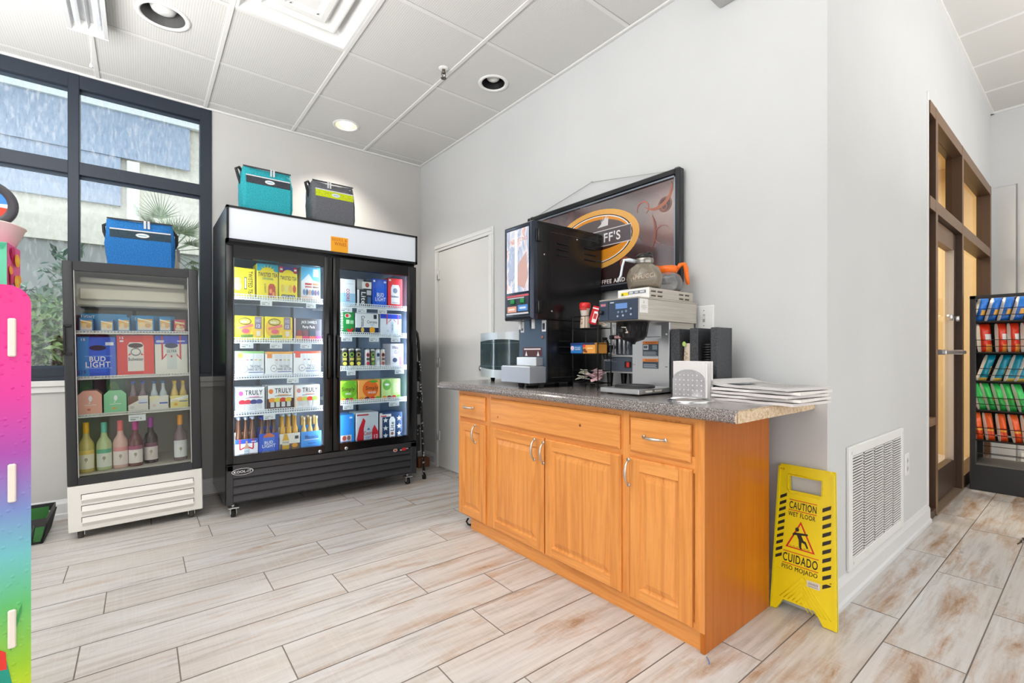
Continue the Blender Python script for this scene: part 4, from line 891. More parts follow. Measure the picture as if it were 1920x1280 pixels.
wine(226, (236, 110, 110), (222, 180, 170), (240, 226, 222), 'wine bottle with coral red cap and pink-edged label on the cooler floor', (226, 150, 150), 787)
wine(254, (200, 60, 150), (110, 60, 60), (240, 232, 232), 'wine bottle with magenta cap and dark glass on the cooler floor', (170, 90, 120), 786)
wine(283, (170, 60, 170), (50, 24, 34), (226, 214, 214), 'very dark wine bottle with purple cap on the cooler floor', (120, 70, 90), 782, Y=3.80)
wine(338, (240, 160, 50), (120, 100, 104), (232, 232, 236), 'wine bottle with orange foil standing alone at the right of the cooler floor', (226, 226, 232), 778)
piv = Vector((0, KYF, 0)); R = Matrix.Translation(piv) @ Matrix.Rotation(-TILT, 4, 'Y') @ Matrix.Translation(-piv)
for o in COLLECT:
    o.location = R @ o.location; o.rotation_euler.y = -TILT
COLLECT = None

# ------------------------------------------------------------------ insulated lunch bags
def lunch_bag(px0, px1, pxs, pyt, pyb, Y, depth, zb, body, band, label, trim, strap_side=-1, tag_=False, foot=None):
    x0, x1 = yx(pxs, Y), yx(px1, Y); zt = yz((pxs+px1)/2, pyt, Y); W = x1-x0; H = zt-zb
    t = thing('lunch_bag', label, 'cooler bag', ((x0+x1)/2, Y+depth/2, zb), None)
    fb = fabric(body, 'bag_fabric'); fd = fabric((62, 64, 68), 'bag_trim')
    m = MB(); bm = bmesh.new(); bmesh.ops.create_cube(bm, size=1); bmesh.ops.subdivide_edges(bm, edges=bm.edges[:], cuts=5, use_grid_fill=True)
    for v in bm.verts:
        x, y, z_ = v.co.x*2, v.co.y*2, v.co.z*2
        puff = (1-x*x)*(1-z_*z_) if abs(y) > .99 else ((1-y*y)*(1-z_*z_) if abs(x) > .99 else 0)
        top = 1-.30*max(0, z_)**2
        k = .95+.05*(1-abs(z_))
        v.co = Vector(((x0+x1)/2+x*W/2*k+(puff*.008*(1 if x > 0 else -1) if abs(x) > .99 else 0)+.003*sin(z_*7+y*3)*(abs(x) > .99), Y+depth/2+y*depth/2*top*(1+.03*puff)+(.006*puff*(1 if y > 0 else -1) if abs(y) > .99 else 0), zb+(z_+1)/2*H-(.006*(1-x*x) if z_ > .99 else 0)))
    bmesh.ops.bevel(bm, geom=[e for e in bm.edges if e.calc_face_angle(0) > .8], offset=.007, segments=2, affect='EDGES'); bm.verts.index_update()
    m.add([v.co.copy() for v in bm.verts], [[v.index for v in f.verts] for f in bm.faces], fb, True); bm.free(); m.build('bag_body', t)
    def fy(v): return Y-.008+depth/2*.30*max(0, 2*v-1)**2-.002
    def strip(u0, u1, v0, v1, d, mt, name, par=t, sag=0):
        s = MB(); n = 8; vs = []; 
        for i in range(n+1):
            v = v0+(v1-v0)*i/n
            for u in (u0, u1): vs.append((x0+W*u, fy(v)-d, zb+H*v))
        k = len(vs); vs2 = [(a, b+.004, c) for a, b, c in vs]
        fs = [[2*i, 2*i+1, 2*i+3, 2*i+2] for i in range(n)]
        s.add(vs+vs2, fs+[[2*i, 2*i+2, k+2*i+2, k+2*i] for i in range(n)]+[[2*i+1, k+2*i+1, k+2*i+3, 2*i+3] for i in range(n)]+[[0, k, k+1, 1], [2*n, 2*n+1, k+2*n+1, k+2*n]], mt, False); return s.build(name, par)
    strip(.06, .94, .04, .60, .004, fb, 'front_pocket')
    strip(.06, .94, .60, .76, .006, fabric(band, 'bag_band'), 'pocket_band'); strip(.06, .94, .76, .785, .007, mat((214, 216, 218), .5), 'piping')
    if foot: strip(.06, .94, .0, .03, .009, mat(foot, .6), 'foot_trim')
    l = MB(); yy = fy(.68)-.0075
    l.art(FYf(x0+W*.42, yy, zb+H*.635), W*.2, H*.09, [('e', .5, .5, .5, .5, (206, 208, 210)), ('e', .5, .5, .43, .4, (226, 230, 232)), ('r', .2, .4, .8, .6, (120, 170, 190))]); l.build('logo_badge', t)
    zp = MB(); zy = Y+depth*.15
    for q in (0.0, .055):
        u = (.54 if band[0] < 120 else .34)+q; zp.box(x0+W*u, x0+W*(u+.035), fy(.9)-.006, fy(.9)-.002, zb+H*.84, zb+H*1.0, mat((206, 208, 210), .4))
    zp.build('zipper_pull', t)
    MB().box(x0+W*.02, x1-W*.02, Y+depth*.14, Y+depth*.16, zt-.006, zt+.003, fd).build('zipper', t)
    st = MB(); yc = Y+depth/2
    if strap_side < 0: p = [(x0+.006, yc, zb+H*.62), (x0-.012, yc-.01, zb+H*.78), (x0-.028, yc-.02, zb+H*.95), (x0-.008, yc-.01, zb+H*1.0), (x0+.012, yc, zb+H*.93)]
    else: p = [(x1-.006, yc, zb+H*.5), (x1+.014, yc-.01, zb+H*.62), (x1+.016, yc-.02, zb+H*.8), (x1-.008, yc, zb+H*.92)]
    st.tube(p, .010, fabric((52, 50, 50), 'strap_webbing'), 6); st.build('strap', t)
    if strap_side > 0:
        st = MB(); st.tube([(x0+.005, yc, zb+H*.6), (x0-.010, yc, zb+H*.75), (x0-.012, yc, zb+H*.88), (x0+.01, yc, zb+H*.92)], .010, fabric((52, 50, 50), 'strap_webbing'), 6); st.build('strap', t)
        MB().prism([(x1+.012, zb+H*.55), (x1+.030, zb+H*.5), (x1+.034, zb+H*.22), (x1+.018, zb+H*.26)], yc-.03, yc-.028, mat((120, 120, 124), .5), 'y').build('paper_tag', t)
    return t
lunch_bag(435, 549, 455, 316, 404, 3.55, .20, 2.025, (38, 168, 180), (56, 62, 70), 'teal insulated lunch bag with dark band on top of the black fridge', None)
lunch_bag(562, 666, 586, 342, 423, 3.55, .20, 2.025, (104, 106, 112), (206, 222, 20), 'grey insulated lunch bag with lime band on top of the black fridge', None, foot=(206, 222, 20))
bag3 = lunch_bag(196, 328, 198, 413, 500, 3.78, .20, 1.6008, (28, 116, 190), (44, 66, 80), 'bright blue insulated lunch bag on top of the white cooler', None, 1)
bag3.location = R @ (bag3.location+Vector((.031, 0, 0))); bag3.rotation_euler.y = -TILT

# ------------------------------------------------------------------ oak base cabinet and its worktop
CZ = .885                                      # worktop surface
DXF = 1.555                                    # door faces
def arch_handle(par, c, L, axis):
    m = MB(); pts = []; rr = []
    for i in range(11):
        s_ = -1+2*i/10; d = .026*(1-s_**2)**.6 if abs(s_) < 1 else 0
        p = (DXF-.018-d, c[1]+(s_*L/2 if axis == 'y' else 0), c[2]+(s_*L/2 if axis == 'z' else 0)); pts.append(p); rr.append(.0042+.003*(1-abs(s_)))
    m.tube(pts, rr, mat((206, 196, 184), .28, .9), 10)
    for s_ in (-1, 1):
        q = (DXF-.018, c[1]+(s_*L/2 if axis == 'y' else 0), c[2]+(s_*L/2 if axis == 'z' else 0)); m.cyl(q, (q[0]-.006, q[1], q[2]), .008, mat((206, 196, 184), .28, .9), 10)
    m.build('handle', par)
def base_cabinet():
    y0, y1 = .884, 2.524; xb = 2.090
    t = thing('base_cabinet', 'long orange oak base cabinet with four raised-panel doors under the speckled worktop', 'cabinet', ((DXF+xb)/2, (y0+y1)/2, 0))
    b = MB(); b.box(1.577, xb, y0+.018, y1, .088, .842, OAKV)
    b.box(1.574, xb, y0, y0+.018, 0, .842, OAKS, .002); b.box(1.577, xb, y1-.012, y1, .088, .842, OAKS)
    b.build('cabinet_body', t)
    f = MB(); fx0, fx1 = DXF+.016, 1.577
    cols = [(y0, y0+.035), (xy(1177, 1.56)+.0, xy(1161, 1.56)), (xy(918, 1.56), xy(909, 1.56)), (y1-.012, y1)]
    for a, c in cols: f.box(fx0, fx1, min(a, c), max(a, c), .075, .842, OAKV)
    f.box(fx0+.0008, fx1, y0+.033, y1-.010, .823, .8415, OAKH); f.box(fx0+.0008, fx1, y0+.033, y1-.010, .0755, .10, OAKH); f.box(fx0+.0008, fx1, y0+.033, y1-.010, .64, .70, OAKH)
    f.build('face_frame', t)
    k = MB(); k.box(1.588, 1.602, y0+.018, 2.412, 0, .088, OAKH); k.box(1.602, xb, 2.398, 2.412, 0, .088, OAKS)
    k.build('toe_kick', t)
    dz0, dz1 = .083, xz(1295.5, 881.4, DXF)
    wz0, wz1 = xz(1292.5, 868.8, DXF), xz(1292.5, 797, DXF)
    specs = [('drawer_front', 861.3, 907.8, 0), ('drawer_front', 919, 1160.4, 0), ('drawer_front', 1179.9, 1292.8, 0),
             ('door', 860, 908.6, 1), ('door', 917.3, 1018.2, 1), ('door', 1020.6, 1162.8, 1), ('door', 1178.6, 1295.6, 1)]
    for i, (nm, a, c, isd) in enumerate(specs):
        ya, yb = xy(a, DXF), xy(c, DXF); z0, z1 = (dz0, dz1) if isd else (wz0, wz1)
        W = ya-yb; H = z1-z0; F = frame((DXF+.019, ya, z0), (0, -1, 0), (0, 0, 1), (-1, 0, 0)); m = MB()
        if isd:
            m.rings(F, W, H, [(0, 0), (0, .012), (.007, .019), (.050, .019), (.056, .012), (.062, .011), (.086, .0185)], OAKV)
            # rails with level grain over the upright stiles
            for v0, v1 in ((.008, .050), (H-.050, H-.008)): m.art(F, 1, 1, [('r', .052, v0, W-.052, v1, OAKH)], .0193)
        else: m.rings(F, W, H, [(0, 0), (0, .012), (.008, .019)], OAKH)
        o = m.build(nm, t)
        if nm == 'drawer_front':
            if i == 1:
                kn = MB(); kn.art(F, W, H, [('e', .76, .52, .007, .05, mat((120, 66, 34), .5)), ('e', .08, .3, .007, .04, mat((176, 92, 50), .5))], .0195, .0001); kn.build('wood_knot', o)
            else: arch_handle(o, (0, (ya+yb)/2, (z0+z1)/2+.004), .095 if W > .1 else .06, 'y')
        else:
            hp = {3: 896, 4: 1007.7, 5: 1024.6, 6: 1184.5}[i]; arch_handle(o, (0, xy(hp, DXF), {3: .60, 4: .595, 5: .59, 6: .598}[i]), .10, 'z')
base_cabinet()
def counter():
    m, n, l, b = new_mat('speckled_laminate'); v = coords(n, l)
    f = noise(n, l, v, 260, 3, .7); g = noise(n, l, v, 90, 3, .6); h = noise(n, l, v, 620, 2, .6)
    c = ramp(n, l, f, [(.36, (48, 46, 48)), (.47, (104, 98, 96)), (.56, (150, 142, 138)), (.68, (206, 200, 196))])
    c = mixc(n, l, mapr(n, l, g, .55, .7, 0, .6), c, (84, 66, 60)); c = mixc(n, l, mapr(n, l, h, .58, .7, 0, .7), c, (214, 206, 200))
    l.new(c, b.inputs['Base Color']); b.inputs['Roughness'].default_value = .17; lam = m
    m, n, l, b = new_mat('raw_particle_board'); v = coords(n, l)
    l.new(ramp(n, l, noise(n, l, v, 70, 5, .75), [(.3, (150, 110, 74)), (.45, (214, 186, 150)), (.7, (238, 226, 208))]), b.inputs['Base Color']); b.inputs['Roughness'].default_value = .85
    bump(n, l, b, noise(n, l, v, 120, 3), .5, .004); pb = m
    y0, y1 = .752, 2.713; x0, x1 = 1.524, 2.2005
    prof = [(x1, CZ), (x0+.030, CZ), (x0+.024, CZ-.001), (x0+.020, CZ-.006), (x0+.014, CZ-.008), (x0+.007, CZ-.011), (x0+.001, CZ-.017), (x0, CZ-.026), (x0+.003, CZ-.036), (x0+.010, CZ-.042), (x0+.03, CZ-.043), (x1, CZ-.043)]
    t = MB(); k = len(prof); t.add([(x, y0, z) for x, z in prof]+[(x, y1, z) for x, z in prof], [[i, (i+1) % k, k+(i+1) % k, k+i] for i in range(k)], lam)
    t.add([(x, y1, z) for x, z in prof], [list(range(k))], lam); t.add([(x, y0, z) for x, z in prof], [list(range(k))], pb)
    for p in t.f[-1:]: pass
    o = t.build('worktop', None, 'speckled grey-brown laminate worktop with raw chipped end on the oak cabinet', 'worktop', at=((x0+x1)/2, (y0+y1)/2, CZ-.043))
    e = MB(); r = random.Random(3)
    n_ = 26; top = []; bot = []
    for i in range(n_+1):
        x = x0+.016+(x1-x0-.018)*i/n_; top.append((x, y0-.001-r.uniform(0, .005), CZ-.001-r.uniform(0, .006))); bot.append((x, y0-.001-r.uniform(0, .004), CZ-.043+r.uniform(0, .003)))
    e.add(top+bot, [[i, i+1, n_+2+i, n_+1+i] for i in range(n_)], pb); e.build('raw_edge', o)
counter()
# steel ring let into the worktop
def ring():
    c = (1.722, 1.028, CZ); m = MB()
    m.lathe([(.089, .0), (.089, .004), (.084, .008), (.077, .008), (.073, .002)], c, CHROME, 40); o = m.build('waste_ring', None, 'round steel waste-chute ring in the worktop in front of the napkins', 'ring', at=c)
    MB().lathe([(.0735, .0025), (.0, .0012)], c, mat((120, 100, 88), .25, .7), 40).build('inner_plate', o)
ring()
# microwave
def microwave():
    x0, x1, y0, y1 = 1.835, 2.185, 2.165, 2.650; z0, z1 = .912, 1.206
    t = thing('microwave', 'stainless microwave with curved dark window standing beside the door', 'microwave', ((x0+x1)/2, (y0+y1)/2, CZ))
    MB().box(x0, x1, y0, y1, z0, z1, mat((60, 62, 64), .4), .004).build('housing', t)
    d = MB(); W = y1-y0
    def bow(zz0, zz1, off, a, b, mt, sag=0):
        n = 12; vs = []
        for i in range(n+1):
            s_ = a+(b-a)*i/n; bx = x0-off-.022*(1-(2*s_-1)**2); e = sag*(2*(i/n)-1)**2
            vs += [(bx, y1-W*s_, zz0+e), (bx, y1-W*s_, zz1-e)]
        d.add(vs, [[2*i, 2*i+2, 2*i+3, 2*i+1] for i in range(n)], mt, True)
        for q in (0, 1):
            d.add([vs[2*i+q] for i in range(n+1)]+[(x0, y1-W*(a+(b-a)*i/n), vs[2*i+q][2]) for i in range(n+1)], [[i, i+1, n+2+i, n+1+i] for i in range(n)], mt)
    bow(z0, z1, .012, 0, 1, STEELW); d.box(x0-.012, x0, y1-.001, y1, z0, z1, STEELW)
    o = d.build('door', t); d = MB(); bow(z0+.052, z1-.045, .015, .005, .93, mat((34, 52, 56), .08), .012); d.build('door_window', o)
    d = MB()
    for z in (z0+.075, z1-.07): bow(z-.001, z+.001, .0155, .05, .88, mat((90, 110, 112), .2))
    d.build('window_trim', o)
    for y in (y0+.06, y1-.07):
        for x in (x0+.04, x1-.05):
            f = MB(); f.lathe([(.012, 0), (.014, .01), (.016, z0-CZ)], (x, y, CZ), RUBBER, 10); f.build('foot', t)
microwave()
# cappuccino machine
def louvre(m, x0, x1, y, z, mt):
    m.prism([(y, z+.006), (y-.006, z+.003), (y-.007, z), (y, z-.004)], x0, x1, mt, 'x')
def cappuccino():
    y0, y1 = 1.859, 2.100; z0, z1 = .912, 1.772; B = mat((18, 18, 19), .2)
    t = thing('cappuccino_machine', 'tall black cappuccino dispenser with lit picture front on the worktop', 'drink dispenser', (1.88, (y0+y1)/2, CZ))
    b = MB(); b.box(1.643, 2.15, y0, y1, 1.253, z1, B, .003); b.box(1.711, 2.15, y0, y1, z0, 1.253, B, .003)
    b.box(1.640, 2.152, y0-.003, y1+.003, z1-.012, z1+.003, B, .002)
    for x in (1.713, 1.733): b.box(x, x+.0015, y0-.0012, y0, z0+.03, z1-.03, mat((6, 6, 6), .5))
    b.box(1.735, 2.13, y0-.0012, y0, z1-.045, z1-.043, mat((60, 60, 62), .3)); b.box(1.738, 2.13, y0-.0012, y0, z0+.028, z0+.030, mat((60, 60, 62), .3))
    body = b.build('housing', t)
    lv = MB()
    for (xa, xb, zc) in ((1.787, 1.877, 1.640), (2.007, 2.094, 1.642), (1.80, 1.88, 1.105)):
        for k in range(3): louvre(lv, xa, xb, y0, zc+.032-.032*k, mat((44, 44, 46), .18, .6))
    lv.build('vent_louvres', body)
    s = MB()
    for x, z in ((1.94, 1.715), (1.745, 1.30), (1.70, 1.24), (1.69, 1.60)): s.cyl((x, y0-.003, z), (x, y0, z), .005, CHROME, 10)
    s.build('screw', body)
    d = MB(); fr = mat((52, 58, 70), .14, .55)
    F = frame((1.642, y1, 1.253), (0, -1, 0), (0, 0, 1), (-1, 0, 0)); W = y1-y0; H = z1-1.253
    d.rings(F, W, H, [(0, 0), (0, .026), (.006, .036), (.014, .040), (.022, .036)], fr); do = d.build('front_door', t)
    g = MB(); m, n, l, bb = new_mat('backlit_coffee_picture'); v = coords(n, l, (1, 9, 4)); f = noise(n, l, v, 1.4, 4, .6, 1.2)
    l.new(ramp(n, l, f, [(.3, (226, 226, 238)), (.45, (168, 186, 214)), (.55, (240, 236, 240)), (.66, (212, 150, 138)), (.8, (150, 70, 66))]), bb.inputs['Base Color']); bb.inputs['Roughness'].default_value = .1
    Fp = frame((1.6045, y1-.026, 1.253+.150), (0, -1, 0), (0, 0, 1), (-1, 0, 0)); PW = W-.052; PH = H-.178
    g.art(Fp, PW, PH, [('r', 0, 0, 1, 1, m), ('t', 'CAPPUCCINO', .08, .80, .94, .86, (206, 160, 150)), ('p', [(.55, .45), (.9, .62), (.95, .2), (.8, .05), (.5, .12)], (206, 168, 160)), ('p', [(.1, .3), (.35, .62), (.4, .35), (.2, .22)], (178, 190, 214)), ('r', .38, .02, .52, .98, (240, 240, 248))]); g.build('picture_panel', do)
    c = MB(); Fc = frame((1.6045, y1-.026, 1.253+.030), (0, -1, 0), (0, 0, 1), (-1, 0, 0))
    c.art(Fc, PW, .108, [('r', 0, 0, 1, 1, (46, 54, 66)), ('r', 0, .88, 1, .98, (200, 90, 100)), ('r', .04, .80, .8, .85, (206, 206, 214)), ('r', .04, .12, .46, .42, (226, 160, 140)), ('r', .52, .16, .96, .46, (80, 140, 210)), ('r', .1, .22, .38, .32, (240, 226, 216)), ('r', .6, .26, .88, .36, (214, 226, 240)), ('r', .0, .0, 1, .08, (206, 206, 214))]); c.build('control_panel', do)
    for u in (.30, .74):
        q = MB(); yy = y1-.026-PW*u; q.box(1.594, 1.604, yy-.016, yy+.016, 1.340, 1.366, mat((24, 140, 70), .3), .004); q.build('button', do)
    for z in (1.70, 1.32):
        h = MB(); h.box(1.628, 1.668, y0-.006, y0-.0005, z-.035, z+.03, mat((38, 38, 40), .3, .4), .002); h.cyl((1.643, y0-.008, z-.035), (1.643, y0-.008, z+.03), .005, mat((60, 60, 62), .3, .5), 8); h.build('hinge', do)
    bs = MB(); bl = mat((70, 86, 104), .3, .5); bs.box(1.706, 1.711, y0+.002, y1-.016, z0+.02, 1.253, bl)
    o = bs.build('backsplash', t); l_ = MB()
    Fb = frame((1.7055, y1-.016, 0), (0, -1, 0), (0, 0, 1), (-1, 0, 0))
    for it in ([('r', .03, 1.055, .19, 1.105, (78, 34, 40)), ('r', .04, 1.092, .18, 1.099, (226, 220, 220)), ('p', [(.05, 1.058), (.07, 1.058), (.06, 1.085)], (230, 230, 232)), ('p', [(.15, 1.058), (.17, 1.058), (.16, 1.085)], (230, 230, 232))],
               [('r', .01, 1.19, .04, 1.25, (222, 222, 226)), ('r', .015, 1.20, .03, 1.215, (60, 60, 60))], [('r', .19, 1.19, .222, 1.25, (222, 222, 226)), ('r', .195, 1.20, .215, 1.235, (40, 50, 60))]):
        l_ = MB(); l_.art(Fb, 1, 1, it); l_.build('warning_label', o)
    l_ = MB(); l_.cyl((1.700, y0+.03, 1.16), (1.706, y0+.03, 1.16), .009, mat((150, 110, 100), .3, .6), 12); l_.build('bolt', o)
    nz = MB()
    for y in (y0+.06, y1-.07): nz.cyl((1.665, y, 1.205), (1.665, y, 1.254), .010, mat((226, 226, 228), .3), 12)
    nz.build('nozzle', t)
    tr = MB(); tr.box(1.593, 1.71, 1.866, 2.112, .914, 1.0, mat((176, 180, 188), .35, .6), .002); tr.box(1.597, 1.70, 1.870, 2.108, 1.0, 1.004, STEELW); tr.build('drip_tray', t)
    cp = MB(); cp.box(1.655, 1.706, 1.885, 2.05, 1.005, 1.050, STEELW, .002); cp.build('cup_rest', t)
    for x, y in ((1.64, 1.99), (1.69, 1.885), (2.10, 1.885), (2.10, 2.07)): MB().lathe([(.014, 0), (.018, .012), (.018, .0305)], (x, y, CZ), RUBBER, 12).build('foot', t)
cappuccino()
# poster
def poster():
    x = 2.172; ya, yb = 2.54, 1.338; z0, z1 = 1.435, 2.022; W = ya-yb; H = z1-z0
    t = thing('framed_poster', 'black framed coffee poster hanging on a wire behind the coffee machines', 'poster', (x, (ya+yb)/2, z0))
    fm = mat((28, 30, 34), .18); f = MB(); b = .032
    for a, c, d, e in ((0, b, 0, H), (W-b, W, 0, H), (b, W-b, 0, b), (b, W-b, H-b, H)):
        f.box(x-.026, x+.012, ya-c, ya-a, z0+d, z0+e, fm, .005)
    for a, c, d, e in ((b, b+.008, b, H-b), (W-b-.008, W-b, b, H-b), (b, W-b, b, b+.008), (b, W-b, H-b-.008, H-b)): f.box(x-.018, x-.010, ya-c, ya-a, z0+d, z0+e, mat((150, 160, 172), .2, .7))
    f.build('frame', t)
    m, n, l, bb = new_mat('coffee_poster_print'); v = coords(n, l); sep = N(n, 'ShaderNodeSeparateXYZ'); l.new(v, sep.inputs[0])
    nz = noise(n, l, v, 2.2, 3, .5, .6)
    c = ramp(n, l, nz, [(.35, (50, 34, 42)), (.5, (84, 50, 48)), (.62, (130, 68, 50)), (.75, (160, 84, 56))])
    c = mixc(n, l, mapr(n, l, sep.outputs[2], .02, .26, .85, 0), c, (34, 18, 18))
    l.new(c, bb.inputs['Base Color']); bb.inputs['Roughness'].default_value = .28; bb.inputs['Coat Weight'].default_value = 1; bb.inputs['Coat Roughness'].default_value = .10; bb.inputs['Coat IOR'].default_value = 2.8
    p = MB(); F = FXf(x-.004, ya, z0); G = lambda c_: mat(c_, .14, spec=1.0)
    zc = (1.757-z0)/H
    it = [('r', b/W, b/H, 1-b/W, 1-b/H, m)]
    def ring(rx, ry, c_): it.append(('e', .5, zc, rx/W, ry/H, G(c_)))
    ring(.338, .180, (232, 172, 84)); ring(.292, .150, (54, 34, 34)); ring(.284, .145, (236, 232, 230)); ring(.276, .139, (232, 150, 44)); ring(.268, .120, (104, 92, 92))  # innermost grey oval has the window reflection put into its colour
    it.append(('p', [(.5+.268/W*cos(a), zc+.120/H*sin(a)) for a in [pi+pi/12*k for k in range(13)]], G((226, 146, 40))))
    it.append(('p', [(.5+.30/W*cos(a), zc+.07/H*sin(a)) for a in [pi+.25+(pi-.5)/12*k for k in range(13)]], G((70, 42, 34))))
    it += [('r', .5-.282/W, zc-.048/H, .5+.282/W, zc+.050/H, G((214, 206, 204))), ('r', .5-.28/W, zc-.043/H, .5+.28/W, zc+.045/H, G((96, 86, 90)))]
    def U(y): return (ya-y)/W
    it.append(('t', "FF'S", U(1.856), zc-.026/H, U(1.733), zc+.030/H, G((236, 232, 232))))
    it.append(('t', 'COFFEE AND CAPPUCCINO', U(1.930), .083, U(1.44), .125, G((240, 234, 230))))
    for k in range(5): it.append(('p', [(.56-.01*k+.006, zc+.07/H), (.55+.012*k, zc+.12/H+.02*(k % 2)), (.555+.01*k, zc+.072/H)], G((224, 220, 220))))
    it.append(('e', U(1.44), .72, .035, .07, G((120, 74, 62)))); it.append(('e', U(1.44), .72, .027, .054, G((70, 44, 48)))); it.append(('e', U(1.445), .70, .016, .032, G((150, 84, 60)))); it.append(('e', U(1.445), .70, .010, .020, G((70, 44, 48))))
    def arc(cx, cy, r, w, a0, a1, c_):
        P = []; Q = []
        for i in range(13):
            a = a0+(a1-a0)*i/12; P.append((cx+r/W*cos(a), cy+r/H*sin(a))); Q.append((cx+(r-w*sin(pi*i/12)-.002)/W*cos(a), cy+(r-w*sin(pi*i/12)-.002)/H*sin(a)))
        for i in range(12): it.append(('p', [P[i], P[i+1], Q[i+1], Q[i]], G(c_)))
    arc(.87, .86, .10, .018, -pi*.75, .3, (166, 92, 64)); arc(.80, .74, .04, .006, -1, 3.6, (176, 100, 84)); arc(.90, .46, .05, .008, .6, 4.6, (150, 100, 96)); arc(.74, .50, .16, .012, -.6, .6, (140, 82, 66)); arc(.70, .26, .035, .01, 0, 4, (150, 84, 62)); arc(.24, .5, .10, .01, 1, 4, (170, 90, 60))
    p.art(F, W, H, it, .0004, .00004); p.build('print', t)
    MB().box(x+.0, x+.008, yb+.02, ya-.02, z0+.02, z1-.02, mat((90, 80, 70), .8)).build('backing_board', t)
    w = MB(); hook = (WX-.012, 1.972, 2.131)
    w.tube([(x, ya-.03, z1-.004), hook, (x, yb+.03, z1-.004)], .0018, mat((176, 176, 174), .4, .5), 6)
    for y in (ya-.03, yb+.03): w.box(x-.01, x+.01, y-.012, y+.012, z1-.004, z1+.008, mat((60, 60, 60), .4))
    w.cyl((WX-.0, 1.972, 2.133), (WX-.016, 1.972, 2.133), .004, STEELW, 8); w.build('hanging_wire', t)
poster()
# light switch plate and outlet plate
def plate(F, W, H, label, name, toggle):
    m = MB(); m.rings(F, W, H, [(0, 0), (0, .003), (.004, .006)], WHITE)
    if toggle: m.art(F, W, H, [('r', .44, .34, .56, .66, (170, 168, 164))], .0062); m.M = F; m.box(W*.46, W*.54, H*.46, H*.60, .006, .016, WHITE2); m.M = Matrix.Identity(4)
    else: m.art(F, W, H, [('e', .5, .68, .24, .13, (200, 198, 194)), ('e', .5, .32, .24, .13, (200, 198, 194)), ('r', .4, .64, .44, .72, (60, 60, 60)), ('r', .56, .64, .6, .72, (60, 60, 60)), ('r', .4, .28, .44, .36, (60, 60, 60)), ('r', .56, .28, .6, .36, (60, 60, 60))], .0062)
    for v in (.2, .8) if toggle else (.5,): m.art(F, W, H, [('e', .5, v, .03, .02, (120, 118, 114))], .0064)
    m.build(name, None, label, 'switch' if toggle else 'outlet')
plate(FXf(WX, 1.288, 1.185), .10, .125, 'white light switch plate on the wall behind the coffee brewer', 'light_switch', True)
plate(FYf(3.395, CY, .375), .075, .125, 'white electrical outlet plate right of the large wall grille', 'wall_outlet', False)
